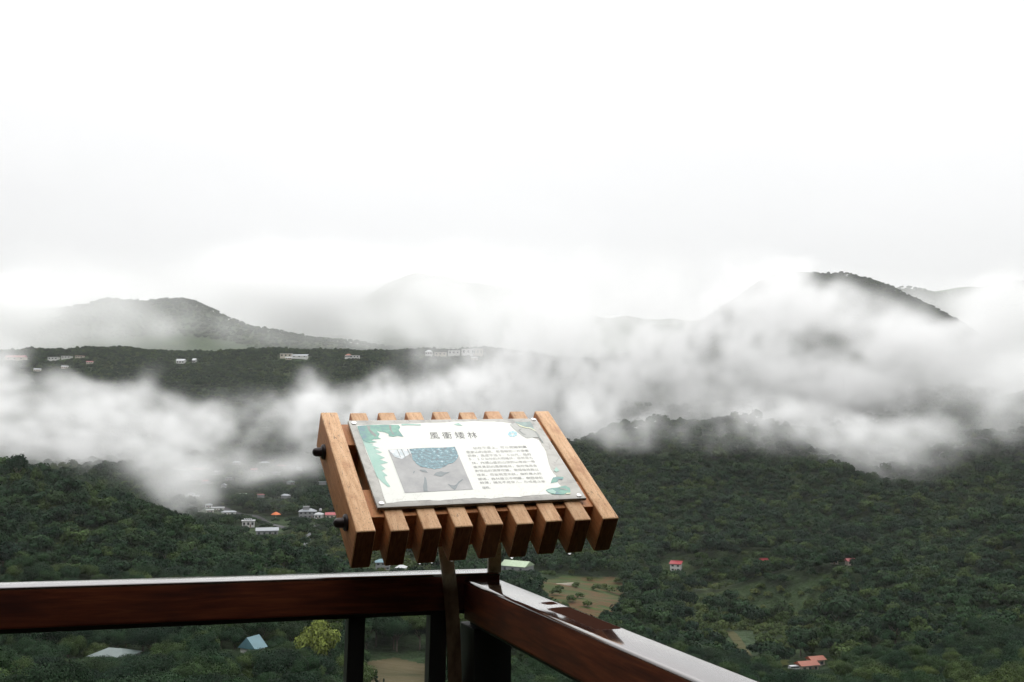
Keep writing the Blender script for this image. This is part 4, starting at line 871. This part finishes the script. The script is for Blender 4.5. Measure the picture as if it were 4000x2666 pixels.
def mist(name, X, Yr, Z, vox, blobs, holes, seed, gain=1., contrast=1.0, step=3., floor=.10, skew=.7, torn=.4, power=1.15, albedo=.92):
    nx, ny, nz = [max(4, int((b - a) / v) + 1) for (a, b), v in ((X, vox), (Yr, vox), (Z, vox * .8))]
    xs, ys, zs = np.linspace(*X, nx), np.linspace(*Yr, ny), np.linspace(*Z, nz)
    ZZ, YY, XX = np.meshgrid(zs, ys, xs, indexing='ij')                # index = ix + nx * (iy + ny * iz)
    qx, qy, _ = project(XX, YY, ZZ); qx /= S2; qy /= S2
    w1, w2 = fractal3((nz, ny, nx), seed + 100, 3.6, (1., 3., 1.)), fractal3((nz, ny, nx), seed + 200, 3.6, (1., 3., 1.))
    qx = qx + 24 * w1; qy = qy + 13 * w2
    Tm = np.zeros(XX.shape)
    for bx_, by_, rx, ry, rt, a in blobs:
        c, s = math.cos(R_(rt)), math.sin(R_(rt)); dx, dy = qx - bx_, qy - by_
        q = ((dx * c + dy * s) / rx) ** 2 + ((-dx * s + dy * c) / ry) ** 2
        Tm += a * np.exp(-q ** power)
    for bx_, by_, rx, ry, rt, a in holes:
        c, s = math.cos(R_(rt)), math.sin(R_(rt)); dx, dy = qx - bx_, qy - by_
        q = ((dx * c + dy * s) / rx) ** 2 + ((-dx * s + dy * c) / ry) ** 2
        Tm *= 1 - a * np.exp(-q ** 1.6)
    n = fractal3((nz, ny, nx), seed, 2.7, (1.2, 3.2, .75))
    t = (YY - Yr[0]) / (Yr[1] - Yr[0]); prof = np.sin(np.pi * t ** skew) ** 2 * 2 / (Yr[1] - Yr[0])
    n2 = fractal3((nz, ny, nx), seed + 300, 2.8, (1.15, 3.2, .7))
    Tm *= np.clip((Tm + torn * n2 - .12) / (.35 + torn), 0, 1)
    D = gain * prof * Tm * np.clip(np.exp(contrast * n - contrast ** 2 / 2) - floor, 0, None)
    for ax_, sz in ((XX, X), (ZZ, Z)):                 # thin out before the edges of the bank
        e = np.minimum(ax_ - sz[0], sz[1] - ax_); D *= np.clip(e / (3 * vox), 0, 1)
    D[D < 2e-5] = 0
    me = bpy.data.meshes.new(name); me.vertices.add(D.size)
    a = me.attributes.new('thickness', 'FLOAT', 'POINT'); a.data.foreach_set('value', D.astype(np.float32).ravel())
    o = link(name, me); tag(o, kind='stuff')
    g = bpy.data.node_groups.new(name, 'GeometryNodeTree')
    g.interface.new_socket('Geometry', in_out='INPUT', socket_type='NodeSocketGeometry'); g.interface.new_socket('Geometry', in_out='OUTPUT', socket_type='NodeSocketGeometry')
    gi, go = g.nodes.new('NodeGroupInput'), g.nodes.new('NodeGroupOutput'); K = g.links.new
    pos = g.nodes.new('GeometryNodeInputPosition'); sp = g.nodes.new('ShaderNodeSeparateXYZ'); K(pos.outputs[0], sp.inputs[0])
    def gm(op, a, b=None):
        m = g.nodes.new('ShaderNodeMath'); m.operation = op
        for i, v in enumerate((a, b)):
            if v is None: continue
            if hasattr(v, 'is_linked'): K(v, m.inputs[i])
            else: m.inputs[i].default_value = v
        return m.outputs[0]
    def ix(s, lo, hi, n_): return gm('ROUND', gm('MULTIPLY', gm('SUBTRACT', sp.outputs[s], lo), (n_ - 1) / (hi - lo)))
    I = gm('ADD', ix('X', *X, nx), gm('MULTIPLY', gm('ADD', ix('Y', *Yr, ny), gm('MULTIPLY', ix('Z', *Z, nz), ny)), nx))
    fi = g.nodes.new('FunctionNodeFloatToInt'); K(I, fi.inputs[0])
    si = g.nodes.new('GeometryNodeSampleIndex'); si.clamp = True; K(gi.outputs[0], si.inputs['Geometry']); K(attr(g, 'thickness', 'FLOAT'), si.inputs['Value']); K(fi.outputs[0], si.inputs['Index'])
    vc = g.nodes.new('GeometryNodeVolumeCube')
    vc.inputs['Min'].default_value = (X[0], Yr[0], Z[0]); vc.inputs['Max'].default_value = (X[1], Yr[1], Z[1])
    vc.inputs['Resolution X'].default_value = nx; vc.inputs['Resolution Y'].default_value = ny; vc.inputs['Resolution Z'].default_value = nz
    K(si.outputs[0], vc.inputs['Density'])
    sm = g.nodes.new('GeometryNodeSetMaterial'); sm.inputs['Material'].default_value = mist_material(name, step, albedo); K(vc.outputs[0], sm.inputs[0]); K(sm.outputs[0], go.inputs[0])
    o.modifiers.new('mist', 'NODES').node_group = g
    return o
# the low bank lying in the valley on the left, in front of the plateau
mist('mist', (-760, 150), (840, 1180), (-80, 100), 4.6,
     [(60, 985, 200, 72, 0, 4.0), (330, 1000, 200, 66, 6, 4.0), (560, 985, 150, 48, -8, 2.8), (760, 945, 160, 42, -10, 2.2), (930, 920, 140, 38, -10, 2.2), (1080, 890, 110, 50, -15, 2.2), (15, 870, 55, 85, 0, 3.0),
      (250, 1060, 170, 60, 15, 3.0), (410, 1105, 60, 60, -10, 2.2), (520, 1040, 120, 40, 0, 1.0), (720, 1010, 140, 40, 0, .8), (370, 905, 30, 60, 20, 1.2), (700, 890, 36, 45, 30, 1.3), (860, 895, 36, 45, 0, 1.2), (160, 900, 50, 50, 0, 1.0), (270, 925, 200, 36, 0, 1.0), (1000, 965, 150, 46, -5, 1.6), (560, 905, 60, 26, 0, .5), (1130, 950, 80, 60, 0, 1.8)],
     [(870, 985, 60, 28, 0, .5), (640, 1050, 50, 25, 0, .4), (470, 925, 26, 26, 0, .4)], 21, contrast=.8, floor=.12, gain=.66, albedo=.92)
# the great bank drifting over the right hand hill
mist('mist', (-160, 880), (900, 1330), (-45, 265), 5.4,
     [(1300, 830, 190, 120, 0, 4.2), (1500, 880, 250, 95, 0, 4.0), (1500, 710, 240, 100, -6, 2.3), (1630, 720, 140, 90, 0, 2.6), (1730, 665, 120, 60, 0, 1.9), (1700, 760, 70, 60, 0, 2.5), (1350, 740, 160, 70, 0, 2.4), (1790, 735, 80, 60, 10, 1.8), (1760, 830, 90, 110, 0, 2.8), (1900, 900, 200, 60, 8, 4.0), (1950, 760, 170, 28, 12, 2.0), (2100, 830, 150, 70, 20, 3.0), (2320, 770, 90, 120, 0, 3.4),
      (1480, 965, 170, 34, 0, 3.0), (1750, 955, 170, 32, 4, 2.4), (1960, 960, 140, 55, 8, 3.0), (2330, 890, 80, 70, 0, 1.6), (1250, 955, 110, 50, 0, 3.0), (1900, 665, 190, 60, 18, 1.0), (2100, 725, 120, 55, 28, 1.0), (1950, 820, 110, 50, 0, .8), (2200, 900, 130, 70, 20, 1.6), (1800, 622, 50, 30, 0, .9)],
     [(1625, 812, 52, 60, 25, .6), (1905, 812, 110, 42, 10, .52), (2050, 695, 160, 28, 26, .35), (1885, 650, 40, 40, 20, .5), (2180, 722, 44, 20, 32, .8), (2215, 940, 70, 40, 25, .6), (1450, 925, 52, 17, 0, .8), (1980, 850, 40, 20, 30, .5)], 22, contrast=.78, gain=.9, albedo=.87, power=.9)
# its lower edge trailing over the front spur, and tongues hanging before the right hand slope
mist('mist', (40, 640), (700, 930), (-75, 70), 5.,
     [(1330, 960, 120, 44, 0, 2.4), (1480, 985, 130, 48, 6, 2.6), (1640, 945, 130, 44, -4, 2.2), (1780, 965, 120, 46, 6, 2.6), (1930, 1000, 130, 48, 15, 2.4), (2060, 1045, 60, 60, -30, 1.0), (2060, 1110, 25, 60, 20, .4), (2150, 985, 80, 44, 10, 1.2), (1420, 1030, 50, 26, 0, .4), (2260, 920, 120, 50, 20, 1.1), (2330, 860, 60, 60, 0, 1.0), (2290, 985, 60, 30, 30, .4)], [(2215, 945, 50, 26, 25, .5)], 23, contrast=.85, gain=.58, albedo=.92, torn=.3, power=.9)
# a thin veil between the left hill and the hamlet beyond it
mist('mist', (-420, 20), (560, 840), (-85, 10), 6.,
     [(440, 1120, 55, 60, 0, 1.0), (560, 1075, 150, 36, 0, .45), (820, 1060, 170, 40, 0, .4), (640, 1150, 120, 40, 0, .06), (370, 1080, 70, 40, 10, .8)], [], 27, contrast=.9, floor=.05, torn=.2)
# thin veils before the far hills
mist('mist', (-1900, 1200), (1990, 2880), (110, 620), 22.,
     [(150, 740, 440, 85, 0, 2.2), (460, 772, 70, 28, 0, 1.3), (268, 778, 45, 18, 0, 1.2), (30, 720, 60, 60, 0, .8), (340, 668, 90, 18, 0, .9), (700, 772, 170, 30, 5, 1.2), (930, 757, 200, 40, 0, 1.0), (1200, 740, 220, 80, 0, 2.2), (1080, 700, 110, 40, 10, 1.3), (560, 730, 50, 40, 35, .8), (130, 700, 60, 26, -20, .6)],
     [(140, 750, 60, 20, 0, .4)], 24, contrast=.9, step=2., torn=.25, power=1., albedo=.92)
mist('mist', (-2300, 3200), (4000, 5000), (200, 1250), 50.,
     [(900, 725, 800, 100, 0, 1.5), (1000, 660, 240, 60, 0, .5), (1300, 680, 300, 90, 0, 3.0), (740, 715, 110, 40, -20, .7), (900, 745, 280, 36, 0, .9)], [], 25, contrast=.8, step=2., torn=.2, power=1., albedo=.915)
mist('mist', (650, 1900), (2450, 3250), (150, 560), 36., [(2230, 690, 300, 60, 0, 1.6), (2300, 760, 200, 60, 0, 2.0)], [], 26, contrast=.7, step=2., torn=.2, power=1., albedo=.915)

hz = box('haze', (-7700, 7700, -7700, 7700, float(TZ.min()) - 3, max(1000., float(TZ.max()) + 30)), mist_material('haze', 1.)); tag(hz, kind='stuff')
hz.data.materials[0].node_tree.nodes['Principled Volume'].inputs['Density'].default_value = 4e-5
hz.data.materials[0].cycles.homogeneous_volume = True
